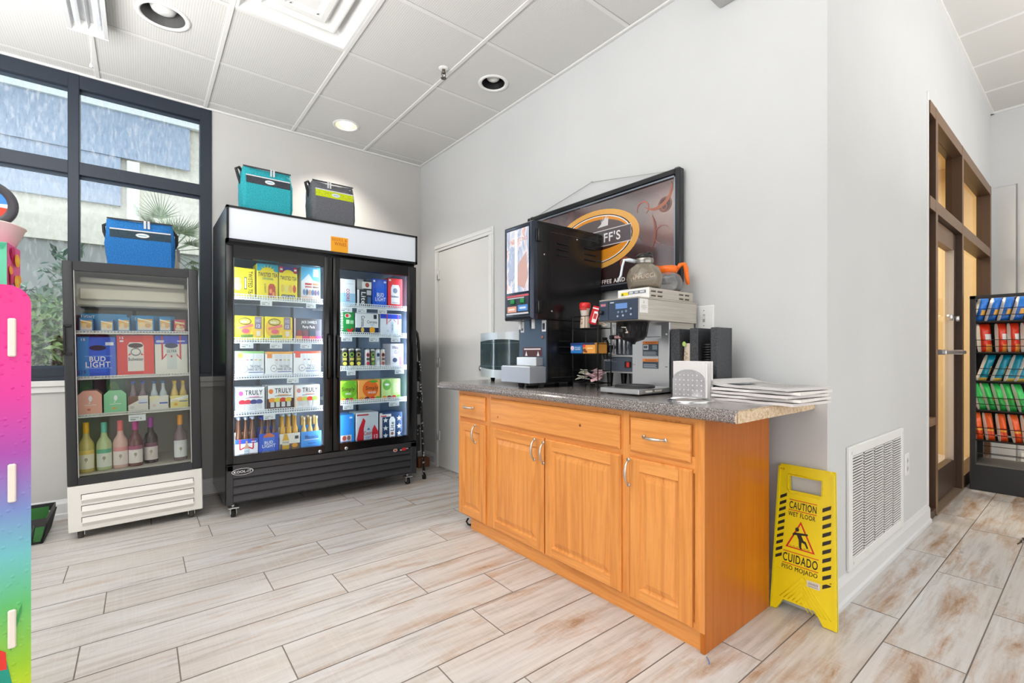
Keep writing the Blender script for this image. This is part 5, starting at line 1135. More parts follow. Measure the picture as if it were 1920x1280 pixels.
# coffee brewer
BST = STEEL
def brushed():
    m, n, l, b = new_mat('brushed_stainless'); v = coords(n, l, (2, 2, 120)); f = noise(n, l, v, 2, 3)
    l.new(ramp(n, l, f, [(.3, (196, 188, 176)), (.7, (214, 208, 198))]), b.inputs['Base Color']); b.inputs['Metallic'].default_value = .75
    b.inputs['Roughness'].default_value = .34; return m
BRU = brushed()
def brewer():
    y0, y1 = 1.257, 1.474; x0, x1 = 1.695, 2.164
    t = thing('coffee_brewer', 'stainless steel coffee brewer with dark display panel beside the black cup holder', 'coffee maker', ((x0+x1)/2, (y0+y1)/2, CZ))
    h = MB(); h.box(x0, x1, y0, y1, 1.220, 1.316, BRU, .002); h.box(x0-.004, x1+.003, y0-.003, y1+.003, 1.314, 1.322, BRU, .002); ho = h.build('head', t)
    d = MB(); F = FXf(x0-.001, y1, 1.222); W = y1-y0
    d.rings(F, W, .092, [(0, 0), (0, .006), (.004, .009)], mat((54, 66, 84), .2)); d.art(F, W, .092, [('r', .26, .05, .28, .95, (20, 24, 30)), ('r', .46, .56, .76, .82, (100, 140, 200)), ('r', .06, .74, .2, .86, (190, 120, 130)), ('r', .32, .86, .42, .91, (200, 206, 214))]+[('e', u, v, .028, .06, (110, 126, 150)) for u, v in ((.52, .2), (.66, .22), (.86, .25), (.86, .52), (.54, .4), (.64, .4), (.74, .42))]+[('e', u, v, .016, .035, (190, 200, 214)) for u, v in ((.52, .2), (.66, .22), (.86, .25), (.86, .52))], .0095); d.build('display_panel', ho)
    q = MB(); q.cyl((x0-.03, y1-.022, 1.262), (x0-.01, y1-.022, 1.262), .010, BLACK, 12); q.build('knob', ho)
    s = MB(); s.art(FYf(x0+.004, y0-.0008, 1.252), .062, .062, [('r', 0, 0, 1, 1, (232, 230, 226)), ('t', 'i', .48, .68, .54, .86, (120, 120, 120)), ('r', .2, .5, .8, .53, (180, 180, 178)), ('r', .14, .38, .86, .41, (180, 180, 178)), ('r', .3, .26, .7, .29, (190, 190, 188))]); s.build('paper_sticker', ho)
    w = MB(); TX = 1.945; w.box(TX, x1, y0+.018, y1, .90, 1.220, mat((24, 24, 26), .3)); w.box(TX-.003, TX+.010, y0+.010, y1+.004, .905, 1.220, STEELW, .001); w.box(TX+.01, x1, y0+.016, y0+.018, 1.17, 1.22, BRU); to = w.build('tower', t)
    Ft = FXf(TX-.0035, y1+.004, .905); TW = y1-y0-.006; TH = .315
    def warn(u0, v0, u1, v1, fig):
        r = [('r', u0, v0, u1, v1, (60, 70, 82)), ('r', u0, v1-.045, u1, v1, (236, 140, 60)), ('t', 'WARNING', u0+.07, v1-.034, u1-.04, v1-.012, (120, 60, 30))]
        if fig: r += [('r', u0+.02, v1-.13, u0+.16, v1-.055, (214, 220, 226)), ('e', u0+.06, v1-.09, .03, .025, (90, 100, 110)), ('e', u0+.11, v1-.09, .03, .025, (90, 100, 110)), ('r', u1-.15, v1-.13, u1-.02, v1-.06, (130, 150, 160))]
        for k in range(4): r.append(('r', u0+.03, v0+.014+.016*k, u1-.03-.03*(k % 2), v0+.020+.016*k, (190, 200, 206)))
        return r
    for w_ in (warn(.30, .49, .72, .72, True), warn(.30, .30, .72, .45, False), [('r', .34, .76, .80, .96, (222, 226, 232)), ('r', .36, .78, .78, .79, (120, 120, 120))]):
        g = MB(); g.art(Ft, TW, TH, w_, .0008); g.build('warning_label', to)
    g = MB()
    for u, v in ((.06, .36), (.93, .34), (.92, .82)): p = Ft @ Vector((TW*u, TH*v, 0)); g.cyl(tuple(p), (p[0]-.004, p[1], p[2]), .005, STEELW, 10)
    g.build('screw', to)
    b = MB(); b.box(x0, TX-.003, y0, y1, .893, .915, STEELW, .002); b.box(TX-.003, x1, y0+.01, y1, .893, .905, BLACKM)
    for k in range(2): b.box(x0+.05+.07*k, x0+.10+.07*k, y0-.001, y0, .900, .908, mat((236, 230, 220), .4))
    bo = b.build('base', t)
    p = MB(); c = (1.812, 1.366, .915); p.lathe([(.092, 0), (.092, .008), (.086, .011), (.074, .011), (.072, .006), (0, .006)], c, [BLACKM, BLACKM, BLACKM, GREYD, mat((60, 62, 66), .3, .4)], 32); p.build('warmer_plate', bo)
    f = MB(); c = (1.80, 1.366, 1.115); f.lathe([(0, 0), (.010, 0), (.014, .010), (.050, .022), (.060, .036), (.070, .100), (.078, .103), (.078, .104)], c, BLACK, 28)
    for a in [2*pi*k/14 for k in range(14)]: f.tube([(c[0]+.060*cos(a), c[1]+.060*sin(a), c[2]+.036), (c[0]+.070*cos(a), c[1]+.070*sin(a), c[2]+.1)], .003, BLACK, 4)
    f.box(1.700, 1.735, 1.352, 1.380, 1.165, 1.190, BLACK, .006); fo = f.build('brew_basket', t)
    l_ = MB(); l_.M = frame((1.722, 1.372, 1.166), (.62, -.784, 0), (0, 0, 1), (-.784, -.62, 0)); l_.art(Matrix.Identity(4), .062, .028, [('r', 0, 0, 1, 1, (236, 226, 214)), ('r', .45, .1, 1, .9, (236, 140, 80)), ('r', .06, .2, .4, .44, (90, 80, 76)), ('r', .06, .6, .36, .85, (90, 80, 76)), ('r', .5, .2, .9, .4, (140, 80, 60)), ('r', .5, .6, .9, .75, (250, 220, 200))]); l_.build('basket_label', fo)
    u = MB(); ux0, ux1, uy1 = 1.775, 2.132, 1.432; u.box(ux0, ux1, y0+.002, uy1, 1.322, 1.369, BRU, .002); u.box(ux0-.002, ux0, y0+.002, uy1, 1.322, 1.369, mat((232, 232, 230), .35))
    uo = u.build('top_warmer', t)
    v = MB()
    for xa in (ux0+.012, ux0+.062, ux0+.235, ux0+.285):
        for z in (1.356, 1.336): v.prism([(y0+.002, z+.003), (y0-.004, z), (y0+.002, z-.003)], xa, xa+.036, mat((226, 220, 210), .25, .8), 'x'); v.box(xa, xa+.036, y0+.0012, y0+.0020, z-.007, z-.003, mat((60, 56, 50), .6))
    v.build('vent_slot', uo)
    v = MB(); v.art(FXf(ux0-.0025, uy1, 1.322), uy1-y0, .047, [('r', .1, .42, .36, .74, (236, 206, 40)), ('r', .34, .5, .9, .78, (120, 124, 130)), ('r', .38, .56, .5, .72, (200, 206, 212)), ('r', .56, .56, .66, .72, (190, 196, 204)), ('r', .72, .56, .86, .72, (200, 206, 212)), ('p', [(.12, .44), (.2, .44), (.16, .7)], (60, 120, 60))]); v.build('caution_sticker', uo)
    for x in (1.86, 2.05):
        c = (x, 1.345, 1.369); MB().lathe([(.078, 0), (.078, .003), (.07, .005), (0, .005)], c, BLACKM, 28).build('warmer_plate', uo)
brewer()
def pot(c, r, col, glass, label, hand, wide=True):
    t = thing('coffee_pot', label, 'coffee pot', c, None)
    prof = [(0, .002), (r*.72, 0), (r*.9, .010), (r, r*.62), (r*.97, r*.80), (r*.80, r*1.16), (r*.52, r*1.36), (r*.44, r*1.46), (r*.46, r*1.62), (r*.50, r*1.72)]
    MB().lathe(prof, c, glass, 32).build('glass_body', t)
    d = Vector((*hand, 0)).normalized(); z = c[2]; q = Vector(c)
    if col:   # coloured collar, spout and handle
        m = mat(col, .35); k = MB(); k.lathe([(r*.56, r*1.36), (r*.64, r*1.42), (r*.66, r*1.80), (r*.56, r*1.84), (r*.50, r*1.76)], c, m, 24); p = q+Vector((0, 0, r*1.8)); e = d*-1
        side = Vector((-d.y, d.x, 0)); k.add([p-side*r*.3+e*r*.4, p+side*r*.3+e*r*.4, p+e*r*.95+Vector((0, 0, r*.12)), p+e*r*.5-Vector((0, 0, r*.3))], [[0, 1, 2], [0, 2, 3], [1, 3, 2]], m); k.build('collar', t)
        h = MB(); pts = [q+d*r*.6+Vector((0, 0, r*1.60)), q+d*r*.85+Vector((0, 0, r*1.95)), q+d*r*1.12+Vector((0, 0, r*2.0)), q+d*r*1.26+Vector((0, 0, r*1.7)), q+d*r*1.34+Vector((0, 0, r*1.0)), q+d*r*1.42+Vector((0, 0, r*.55))]
        h.tube(pts, [r*.13, r*.15, r*.17, r*.17, r*.15, r*.11], m, 10); h.build('handle', t)
    else:
        k = MB(); k.lathe([(r*.50, r*1.70), (r*.53, r*1.60), (r*.50, r*1.44)], c, mat((150, 146, 140), .2, .8), 24); k.build('neck_band', t)
        k = MB(); k.lathe([(r*.30, r*1.72), (r*.52, r*1.74), (r*.50, r*1.84), (r*.30, r*2.0), (0, r*2.04)], c, BLACKG, 24); p = q+Vector((0, 0, r*1.9)); e = -d
        k.box(p.x+e.x*r*.3-.014, p.x+e.x*r*.3+.014, p.y+e.y*r*.3-.014, p.y+e.y*r*.3+.014, p.z-.006, p.z+.016, BLACKG, .004); k.build('lid', t)
        h = MB(); m = mat((206, 214, 220), .12, .3); pts = [q+d*r*.5+Vector((0, 0, r*1.58)), q+d*r*.85+Vector((0, 0, r*1.66)), q+d*r*1.14+Vector((0, 0, r*1.66)), q+d*r*1.24+Vector((0, 0, r*1.3)), q+d*r*1.32+Vector((0, 0, r*.8)), q+d*r*1.5+Vector((0, 0, r*.42))]
        h.tube(pts, [r*.12, r*.12, r*.09, r*.07, r*.07, r*.06], m, 8); h.build('handle', t)
pot((1.858, 1.345, 1.3745), .083, None, POTG, 'large round glass coffee pot with black lid and clear handle on top of the brewer', (-.70, .62))
pot((2.050, 1.345, 1.3745), .070, (250, 116, 22), POTC, 'glass coffee pot with bright orange collar and handle on top of the brewer', (.66, -.55))
# server on its heated stand, behind the brewer
def stand():
    x0, x1, y0, y1 = 1.99, 2.15, 1.510, 1.700
    t = thing('server_stand', 'low warmer stand with red rocker switch and black legs behind the brewer', 'warmer', ((x0+x1)/2, (y0+y1)/2, CZ))
    b = MB(); b.box(x0, x1, y0, y1, .975, 1.052, mat((84, 92, 106), .35, .3), .002); b.box(x0-.006, x1, y0-.002, y1+.004, .968, .978, STEELW, .002); b.box(x0-.006, x1, y0-.002, y1+.004, 1.052, 1.064, STEELW, .002); o = b.build('housing', t)
    s = MB(); s.box(x0-.006, x0, y0+.012, y0+.052, .997, 1.030, BLACK, .002); s.box(x0-.010, x0-.006, y0+.016, y0+.034, 1.001, 1.026, mat((206, 50, 40), .3)); s.build('rocker_switch', o)
    l = MB(); l.art(FXf(x0-.0005, y1, .98), y1-y0, .07, [('e', .03, .78, .02, .06, W_), ('t', 'BUNN', .06, .70, .28, .86, (226, 230, 236)), ('t', 'Axiom', .30, .66, .44, .74, (150, 156, 166))]); l.build('name_label', o)
    for x in (x0+.02, x1-.02):
        for y in (y0+.018, y1-.022): MB().lathe([(.017, 0), (.013, .006), (.019, .083)], (x, y, CZ), BLACK, 12).build('leg', t)
stand()
def server():
    c = (2.075, 1.605, 1.064); t = thing('coffee_server', 'steel coffee server with black spigot on the warmer stand', 'coffee server', c)
    MB().lathe([(.060, 0), (.066, .004), (.066, .17), (.058, .185), (0, .187)], c, mat((150, 160, 172), .22, .8), 28).build('tank', t)
    b = MB(); b.lathe([(.068, .085), (.068, .105)], c, BLACK, 28); b.box(1.985, 2.02, 1.545, 1.665, 1.147, 1.170, BLACK, .004); bo = b.build('black_band', t)
    l = MB(); l.art(FXf(1.9845, 1.628, 1.150), .05, .017, [('r', 0, 0, 1, 1, (150, 90, 96)), ('t', 'BUNN', .08, .2, .92, .8, (236, 226, 226))], .0004); l.build('name_tag', bo)
    g = MB()
    for y in (1.60, 1.640, 1.57): g.cyl((1.995, y, 1.070), (1.995, y, 1.225), .008 if y != 1.64 else .005, mat((206, 210, 216), .15, .7), 12)
    g.build('sight_glass', t)
    s = MB(); p = (1.962, 1.668)
    s.cyl((2.02, 1.655, 1.105), (p[0], p[1], 1.105), .012, BLACK, 12); s.lathe([(.010, -.06), (.014, -.03), (.018, 0), (.018, .03), (.011, .045)], (p[0], p[1], 1.10), BLACK, 14)
    s.box(p[0]-.02, p[0]+.006, p[1]-.010, p[1]+.010, 1.145, 1.158, BLACK, .003); s.box(p[0]-.012, p[0]+.012, p[1]-.040, p[1]-.022, 1.075, 1.11, BLACK, .005); s.build('spigot', t)
server()
# wire condiment rack
def rack():
    x0, x1, y0, y1 = 1.852, 1.956, 1.626, 1.806; WR_ = mat((26, 24, 24), .35, .3)
    t = thing('condiment_rack', 'small three-tier black wire rack beside the cappuccino machine', 'rack', ((x0+x1)/2, (y0+y1)/2, CZ))
    p = MB()
    for x in (x0, x1):
        for y in (y0, y1): p.cyl((x, y, CZ), (x, y, 1.28), .003, WR_, 8)
    p.build('post', t)
    for z, h in ((.915, .065), (1.068, .055), (1.205, .065)):
        b = MB()
        for zz in (z, z+h): b.tube([(x0, y0, zz), (x0, y1, zz), (x1, y1, zz), (x1, y0, zz), (x0, y0, zz)], .0022, WR_, 6)
        for i in range(9): y = y0+(y1-y0)*i/8; b.cyl((x0, y, z), (x1, y, z), .0014, WR_, 5)
        for i in range(3): y = y0+(y1-y0)*i/2; b.cyl((x0, y, z), (x0, y, z+h), .0016, WR_, 5)
        b.build('basket', t)
rack()
def creamer():
    c = (1.90, 1.760, 1.2075); prof = [(0, 0), (.024, 0), (.027, .006), (.024, .05), (.021, .075), (.025, .10), (.029, .108)]
    m = MB(); m.lathe(prof, c, mat((232, 214, 196), .4), 20); o = m.build('creamer_bottle', None, 'creamer bottle with red cap in the top basket of the wire rack', 'bottle', at=c)
    MB().lathe([(.029, .108), (.031, .110), (.031, .132), (.026, .140), (0, .140)], c, mat((222, 44, 44), .35), 20).build('cap', o)
    l = MB(); l.M = Matrix.Translation(c) @ Matrix.Rotation(pi-.9, 4, 'Z'); l.lathe([(.0222, .072), (.0262, .098), (.0295, .107)], (0, 0, 0), [mat((226, 214, 206), .5), mat((220, 70, 60), .5)], 12, 2.0); l.M = Matrix.Identity(4); l.art(FXf(c[0]-.0275, c[1]+.012, c[2]+.02), .024, .04, [('p', [(.2, 0), (.8, .1), (.7, .5)], (196, 130, 90)), ('r', .1, .7, .9, .78, (150, 60, 50))]); l.build('wrap_label', o)
creamer()
def packet_heap(c, n, cols, label, spread, name, h=.03, seed=1, nm='heap'):
    r = random.Random(seed)
    for i in range(n):
        m = MB(); a = r.uniform(0, pi); col = cols[i % len(cols)]; w, l_ = .028, .045
        M = Matrix.Translation((c[0]+r.uniform(-1, 1)*spread[0], c[1]+r.uniform(-1, 1)*spread[1], c[2]+.004+h*i/n)) @ Matrix.Rotation(a, 4, 'Z') @ Matrix.Rotation(r.uniform(-.5, .5), 4, 'X') @ Matrix.Rotation(r.uniform(-.5, .5), 4, 'Y')
        m.M = M; m.box(-w/2, w/2, -l_/2, l_/2, -.0015, .0015, mat(col, .5), .0012); m.add([(-w*.2, -l_*.3, .0018), (w*.2, -l_*.3, .0018), (w*.2, l_*.3, .0018), (-w*.2, l_*.3, .0018)], [[0, 1, 2, 3]], mat(tuple(int(x*.85) for x in col), .5))
        m.build(name, None, label, 'packet', nm)
packet_heap((1.900, 1.675, 1.222), 12, [(240, 232, 220), (232, 220, 190), (236, 226, 214)], 'small cream-coloured packet heaped in the top basket of the wire rack', (.026, .026), 'condiment_packet', .035, 2, 'packets heaped in the top rack basket')
packet_heap((1.900, 1.762, .930), 12, [(226, 222, 210), (210, 206, 192)], 'off-white sugar packet heaped at the left of the bottom rack basket', (.026, .022), 'sugar_packet', .045, 3, 'sugar packets in the bottom rack basket')
packet_heap((1.900, 1.678, .930), 16, [(230, 190, 196), (236, 206, 208), (222, 180, 186)], 'pink sweetener packet heaped at the right of the bottom rack basket', (.026, .030), 'sweetener_packet', .05, 4, 'sweetener packets in the bottom rack basket')
def mini_box(y0, y1, col, art, label):
    m = MB(); m.box(1.846-.012, 1.93, y0, y1, 1.0715, 1.128, mat(col, .45), .002); m.art(FXf(1.834, y1, 1.0715), y1-y0, .0565, art); m.build('creamer_box', None, label, 'box')
mini_box(1.722, 1.805, (40, 120, 190), [('r', 0, .75, 1, 1, (30, 60, 120)), ('e', .18, .5, .16, .22, (230, 200, 210)), ('t', 'french', .42, .5, .88, .62, W_), ('t', 'vanilla', .42, .34, .88, .46, W_)], 'blue box of creamer cups in the middle basket of the wire rack')
mini_box(1.630, 1.716, (232, 160, 70), [('r', 0, .8, 1, 1, (40, 50, 80)), ('e', .16, .3, .14, .16, (120, 66, 40)), ('e', .3, .18, .1, .1, (120, 66, 40)), ('e', .14, .7, .12, .14, (226, 60, 60)), ('r', .4, .44, .84, .54, (250, 220, 170))], 'orange box of creamer cups in the middle basket of the wire rack')
m = MB(); m.M = Matrix.Translation((1.845, 1.640, 1.272)) @ Matrix.Rotation(.25, 4, 'X') @ Matrix.Rotation(.15, 4, 'Y')
m.box(-.006, .006, -.026, .026, -.05, .045, mat((206, 30, 40), .35), .004); m.art(FXf(-.0062, .026, -.05), .052, .095, [('r', .42, .1, 1, .72, (236, 226, 226)), ('r', .5, .3, .9, .6, (190, 60, 60)), ('r', .1, .84, .9, .9, W_)]); m.build('red_packet', None, 'red and white packet clipped to the front of the wire rack', 'packet')
# cup and lid organiser
def organiser():
    x0, x1, y0, y1 = 1.932, 2.060, 1.029, 1.2535; z1 = 1.186
    t = thing('cup_organiser', 'black textured cup and lid organiser at the right of the brewer', 'organiser', ((x0+x1)/2, (y0+y1)/2, CZ))
    m, n, l, b = new_mat('textured_black_board'); v = coords(n, l); f = noise(n, l, v, 160, 4, .7)
    l.new(ramp(n, l, f, [(.4, (44, 45, 48)), (.62, (74, 76, 80))]), b.inputs['Base Color']); b.inputs['Roughness'].default_value = .55; tb = m
    b = MB(); b.box(x1-.010, x1, y0, y1, CZ, z1, tb)
    for a, c in ((y0, y0+.030), (y0+.088, y0+.128), (y1-.045, y1)):
        b.box(x0, x1-.010, a, c, CZ, z1, tb, .002)
    b.box(x0+.004, x1-.010, y0+.030, y0+.088, CZ, CZ+.008, BLACK); b.box(x0+.004, x1-.010, y0+.128, y1-.045, CZ, CZ+.008, BLACK)
    b.build('organiser_body', t)
organiser()
def cups():
    x = 1.975
    yc = 1.183; m = MB(); c = (x, yc, CZ+.009)
    m.lathe([(.022, .225), (.0265, .13), (.031, 0)], c, mat((232, 214, 192), .5), 20)
    o = m.build('paper_cup_stack', None, 'inverted stack of patterned paper cups in the left slot of the black organiser', 'cup', at=c)
    d = MB(); F = FXf(x-.0318, yc+.015, CZ+.15)
    for u, v, r in ((.2, .15, .16), (.6, .3, .2), (.3, .5, .14), (.7, .62, .14), (.45, .75, .08)):
        for k in range(10):
            a = 2*pi*k/10; a2 = 2*pi*(k+1)/10; R_ = r*.7; w = .05
            d.art(F, .03, .06, [('p', [(u+R_*cos(a), v+R_*.5*sin(a)), (u+R_*cos(a2), v+R_*.5*sin(a2)), (u+(R_+w)*cos(a2), v+(R_+w)*.5*sin(a2)), (u+(R_+w)*cos(a), v+(R_+w)*.5*sin(a))], (90, 60, 46))], .002)
    d.art(F, .03, .09, [('e', .3, .9, .3, .12, (176, 206, 110))], .004); d.build('cup_print', o)
    yc = 1.088; c = (x, yc, CZ+.009); m = MB()
    m.lathe([(.026, 0), (.026, .12)], c, mat((200, 204, 206), .2), 20)
    o = m.build('lid_stack', None, 'stack of black plastic cup lids over clear ones in the right slot of the organiser', 'lid', at=c); g = MB()
    for k in range(9): g.lathe([(.022, .125+.011*k), (.0275, .127+.011*k), (.0275, .131+.011*k), (.023, .134+.011*k)], c, BLACK, 20)
    g.lathe([(.022, .234), (0, .234)], c, BLACK, 20); g.build('black_lids', o)
cups()
# napkin holder
def napkins():
    x0 = 1.803; ya, yb = 1.160, 1.012; W = ya-yb; H = .122
    t = thing('napkin_holder', 'perforated stainless napkin holder with arched front beside the steel ring', 'napkin holder', (x0+.03, (ya+yb)/2, CZ))
    def plate_(x, name):
        m = MB(); pts = [(ya, CZ+.001), (ya, CZ+H*.62)]+[(ya-W*(.5-.5*cos(pi*k/12)), CZ+H*.62+H*.38*sin(pi*k/12)) for k in range(1, 12)]+[(yb, CZ+H*.62), (yb, CZ+.001)]
        m.prism(pts, x, x+.0015, STEELW, 'x'); F = FXf(x, ya, CZ)
        o = m.build(name, t); d = MB()
        for i in range(7):
            for j in range(5):
                u, v = .10+.133*i, .12+.17*j
                if v > .7 and (i in (0, 6)): continue
                d.art(F, W, H, [('e', u, v, .020, .026, (236, 238, 240))], .0005)
        d.build('perforation', o)
    plate_(x0, 'front_plate'); plate_(x0+.064, 'back_plate')
    b = MB(); b.box(x0, x0+.0655, yb, ya, CZ, CZ+.0015, STEELW); b.build('base_plate', t)
    n_ = MB(); r = random.Random(2)
    for k in range(24):
        x = x0+.003+.0024*k; dy = r.uniform(-.003, .004); n_.box(x, x+.0021, yb-.004+dy, ya-.004+dy, CZ+.0018, CZ+.150+r.uniform(-.004, .006), mat((238, 236, 234) if k % 2 else (228, 224, 222), .8), .0006)
    n_.build('napkin_stack', None, 'thick stack of white paper napkins in the steel holder', 'napkins')
napkins()
def papers():
    r = random.Random(9); z = CZ+.0005; names = ['lowest newspaper of the pile on the worktop end', 'second newspaper from the bottom of the pile on the worktop end', 'third newspaper from the bottom of the pile on the worktop end', 'fourth newspaper from the bottom of the pile on the worktop end', 'topmost newspaper of the pile with a grey photo on it']
    for k, nm in enumerate(names):
        m = MB(); th = .0105; a = radians(-7+[0, 5, -3, 4, -4][k]); cx, cy = 1.950+[0, .006, -.006, .004, 0][k], .832+[0, -.006, .004, -.008, .002][k]; W, L = .265, .335
        M = Matrix.Translation((cx, cy, z)) @ Matrix.Rotation(a, 4, 'Z'); m.M = M
        n = 14; cols = mat((206, 203, 201) if k == 4 else (232, 228, 224) if k % 2 else (222, 216, 214), .8); vs = []; sag = .006*(k+1)/5
        for i in range(n+1):
            y = -L/2+L*i/n; bend = .004*sin(i*.9+k)*.25+(.016*max(0, (y-.06)/.10)**2 if k == 4 else 0)+(-.010*max(0, (-y-.10)/.08)**2 if y < -.10 else 0)*0
            for x in (-W/2+.004*sin(k*3+i), W/2+.004*cos(k*2+i*.7)):
                vs += [(x, y, bend*.5), (x, y, th*.92+bend)]
        fs = []
        for i in range(n):
            q = 4*i; fs += [[q, q+2, q+6, q+4], [q+1, q+5, q+7, q+3], [q, q+4, q+5, q+1], [q+2, q+3, q+7, q+6]]
        fs += [[0, 1, 3, 2], [4*n, 4*n+2, 4*n+3, 4*n+1]]; m.add(vs, fs, cols)
        top = th+.0012
        if k == 4:
            it = [('r', .06, .60, .52, .95, (130, 132, 136)), ('r', .1, .66, .3, .9, (90, 92, 98)), ('r', .58, .86, .94, .92, (96, 96, 98)), ('r', .58, .76, .94, .82, (120, 120, 122))]+[('r', .06+.3*c, .06+.05*j, .32+.3*c, .075+.05*j, (150, 150, 152)) for c in range(3) for j in range(10)]+[('r', .58, .62+.04*j, .92, .634+.04*j, (150, 150, 152)) for j in range(3)]
            m.art(frame((-W/2, -L/2, top), (1, 0, 0), (0, 1, 0), (0, 0, 1)), W, L, it, .0012, .00003)
        m.build('newspaper', None, nm, 'newspaper', 'newspapers piled on the worktop'); z += th+.0030 if k < 3 else th+.0030
papers()

# ------------------------------------------------------------------ wet floor sign
def wet_floor():
    H = .60; xb, xt = 2.1005, 2.1860; v = Vector((xt-xb, 0, .588)).normalized(); nrm = Vector((-v.z, 0, v.x)); YLW = mat((240, 214, 8), .34)
    F = frame((xb, .8825, .002), (0, -1, 0), tuple(v), tuple(nrm)); W = .243
    t = thing('wet_floor_sign', 'yellow folding caution wet floor sign leaning on the wall beside the cabinet', 'floor sign', (xb+.02, .76, 0))
    def sheet(name, off, hole, th=.007):
        m = MB(); m.M = F @ Matrix.Translation((0, 0, off))
        r_ = lambda v_: W-.034*v_/H
        def P(pts): m.prism(pts, -th/2, th/2, YLW, 'z')
        P([(0, 0), (.022, 0), (.046, .046), (.166, .046), (.196, 0), (W, 0), (r_(.495), .495), (0, .495)])
        if hole:
            P([(0, .495), (.048, .495), (.044, .555), (0, .555)]); P([(.166, .495), (r_(.495), .495), (r_(.555), .555), (.166, .555)]); P([(0, .555), (r_(.555), .555), (r_(H-.012), H-.012), (r_(H)-.012, H), (.012, H), (0, H-.012)])
            # raised rims
            for a, b, c, d in ((0, 0, .010, H-.01), ): m.box(.0, .008, .0, H-.012, th/2, th/2+.004, YLW)
            m.prism([(W-.008, .0), (W, .0), (r_(H-.012), H-.012), (r_(H-.012)-.008, H-.012)], th/2, th/2+.004, YLW); m.box(.010, r_(H)-.012, H-.008, H, th/2, th/2+.004, YLW)
            rim = [(.040, .500), (.052, .486), (.160, .486), (.174, .500), (.172, .560), (.040, .560)]
            pts = [(a, b, th/2) for a, b in rim+[rim[0]]]; m.tube(pts, .003, YLW, 6)
            m.box(.008, W-.012, .163, .168, th/2, th/2+.002, YLW)
            for k in range(6):
                o_ = .018*k; m.tube([(.012, .150-o_*.0-.0, th/2), (.012, .15, th/2)], .001, YLW, 4)
                a, b = .118, .160-o_*1.1
                if b > .06:
                    m.tube([(max(.012, a-(b-.055)*.8), .055 if (a-(b-.055)*.8) > .012 else b-(a-.012)/.8, th/2), (a, b, th/2)], .0018, YLW, 5)
                    xr = min(W-.014, a+(b-.03)*.8); m.tube([(a, b, th/2), (xr, b-(xr-a)/.8, th/2)], .0018, YLW, 5)
        else:
            P([(0, .495), (.048, .495), (.044, .555), (0, .555)]); P([(.166, .495), (r_(.495), .495), (r_(.555), .555), (.166, .555)]); P([(0, .555), (r_(.555), .555), (r_(H), H), (0, H)])
        return m.build(name, t)
    fr = sheet('front_leaf', 0, True); sheet('rear_leaf', -.013, False)
    R_ = mat((206, 34, 26), .45); K = mat((34, 28, 20), .45)
    d = MB(); G = F @ Matrix.Translation((0, 0, .0036)); it = []
    def sk(a, v_): return a
    def txt(s, a, b, c, e, m_=K): it.append(('t', s, a, b, c, e, m_))
    it += [('r', .205, .760, .635, .765, R_), ('r', .20, .690, .635, .695, R_), ('r', .155, .405, .70, .410, R_), ('r', .15, .324, .70, .329, R_)]
    txt('CAUTION', .21, .702, .63, .752); txt('WET FLOOR', .20, .650, .62, .682); txt('CUIDADO', .155, .338, .69, .396); txt('PISO MOJADO', .145, .278, .69, .316)
    it += [('p', [(.185, .436), (.64, .436), (.405, .628)], R_), ('p', [(.225, .4445), (.602, .4445), (.405, .606)], YLW)]
    it += [('e', .354, .568, .030, .014, K), ('p', [(0.313, .545), (0.515, .555), (0.524, .543), (0.423, .535), (0.460, .505), (0.497, .500), (0.538, .462), (0.515, .457), (0.478, .485), (0.432, .490), (0.432, .450), (0.460, .446), (0.414, .444), (0.396, .455), (0.386, .500), (0.354, .530), (0.317, .528), (0.304, .515), (0.285, .535)], K)]
    for k in range(6): a = .23+.056*k; it.append(('p', [(a, .449), (a+.03, .455), (a+.06, .449), (a+.03, .451)], K))
    sl, sr = [], []
    for k in range(10):
        y = .338+.0462*k; a = .028+.003*k; sl.append(('p', [(a, y), (a+.105, y+.026), (a+.107, y+.048), (a+.002, y+.022)], K))
        y = .232+.0545*k; a = .79*(1-.14*y)+.005; sr.append(('p', [(a, y), (a+.118, y+.030), (a+.124, y+.056), (a, y+.026)], K))
    st = [('r', .54, .215, .74, .258, (222, 216, 206))]+[('r', .57+.018*q, .232, .578+.018*q, .248, (110, 106, 100)) for q in range(8)]+[('r', .57, .222, .71, .226, (140, 136, 130))]
    it += [('e', .045, .965, .014, .006, (206, 140, 20)), ('r', .07, .958, .10, .972, (214, 160, 20))]
    d.art(G, W, H, it, .0003, .00004); d.build('printed_warning', fr)
    for ss in (sl, sr): q = MB(); q.art(G, W, H, ss, .0004, .00004); q.build('hazard_stripes', fr)
    q = MB(); q.art(G, W, H, st, .0006, .0001); q.build('price_sticker', fr)
wet_floor()

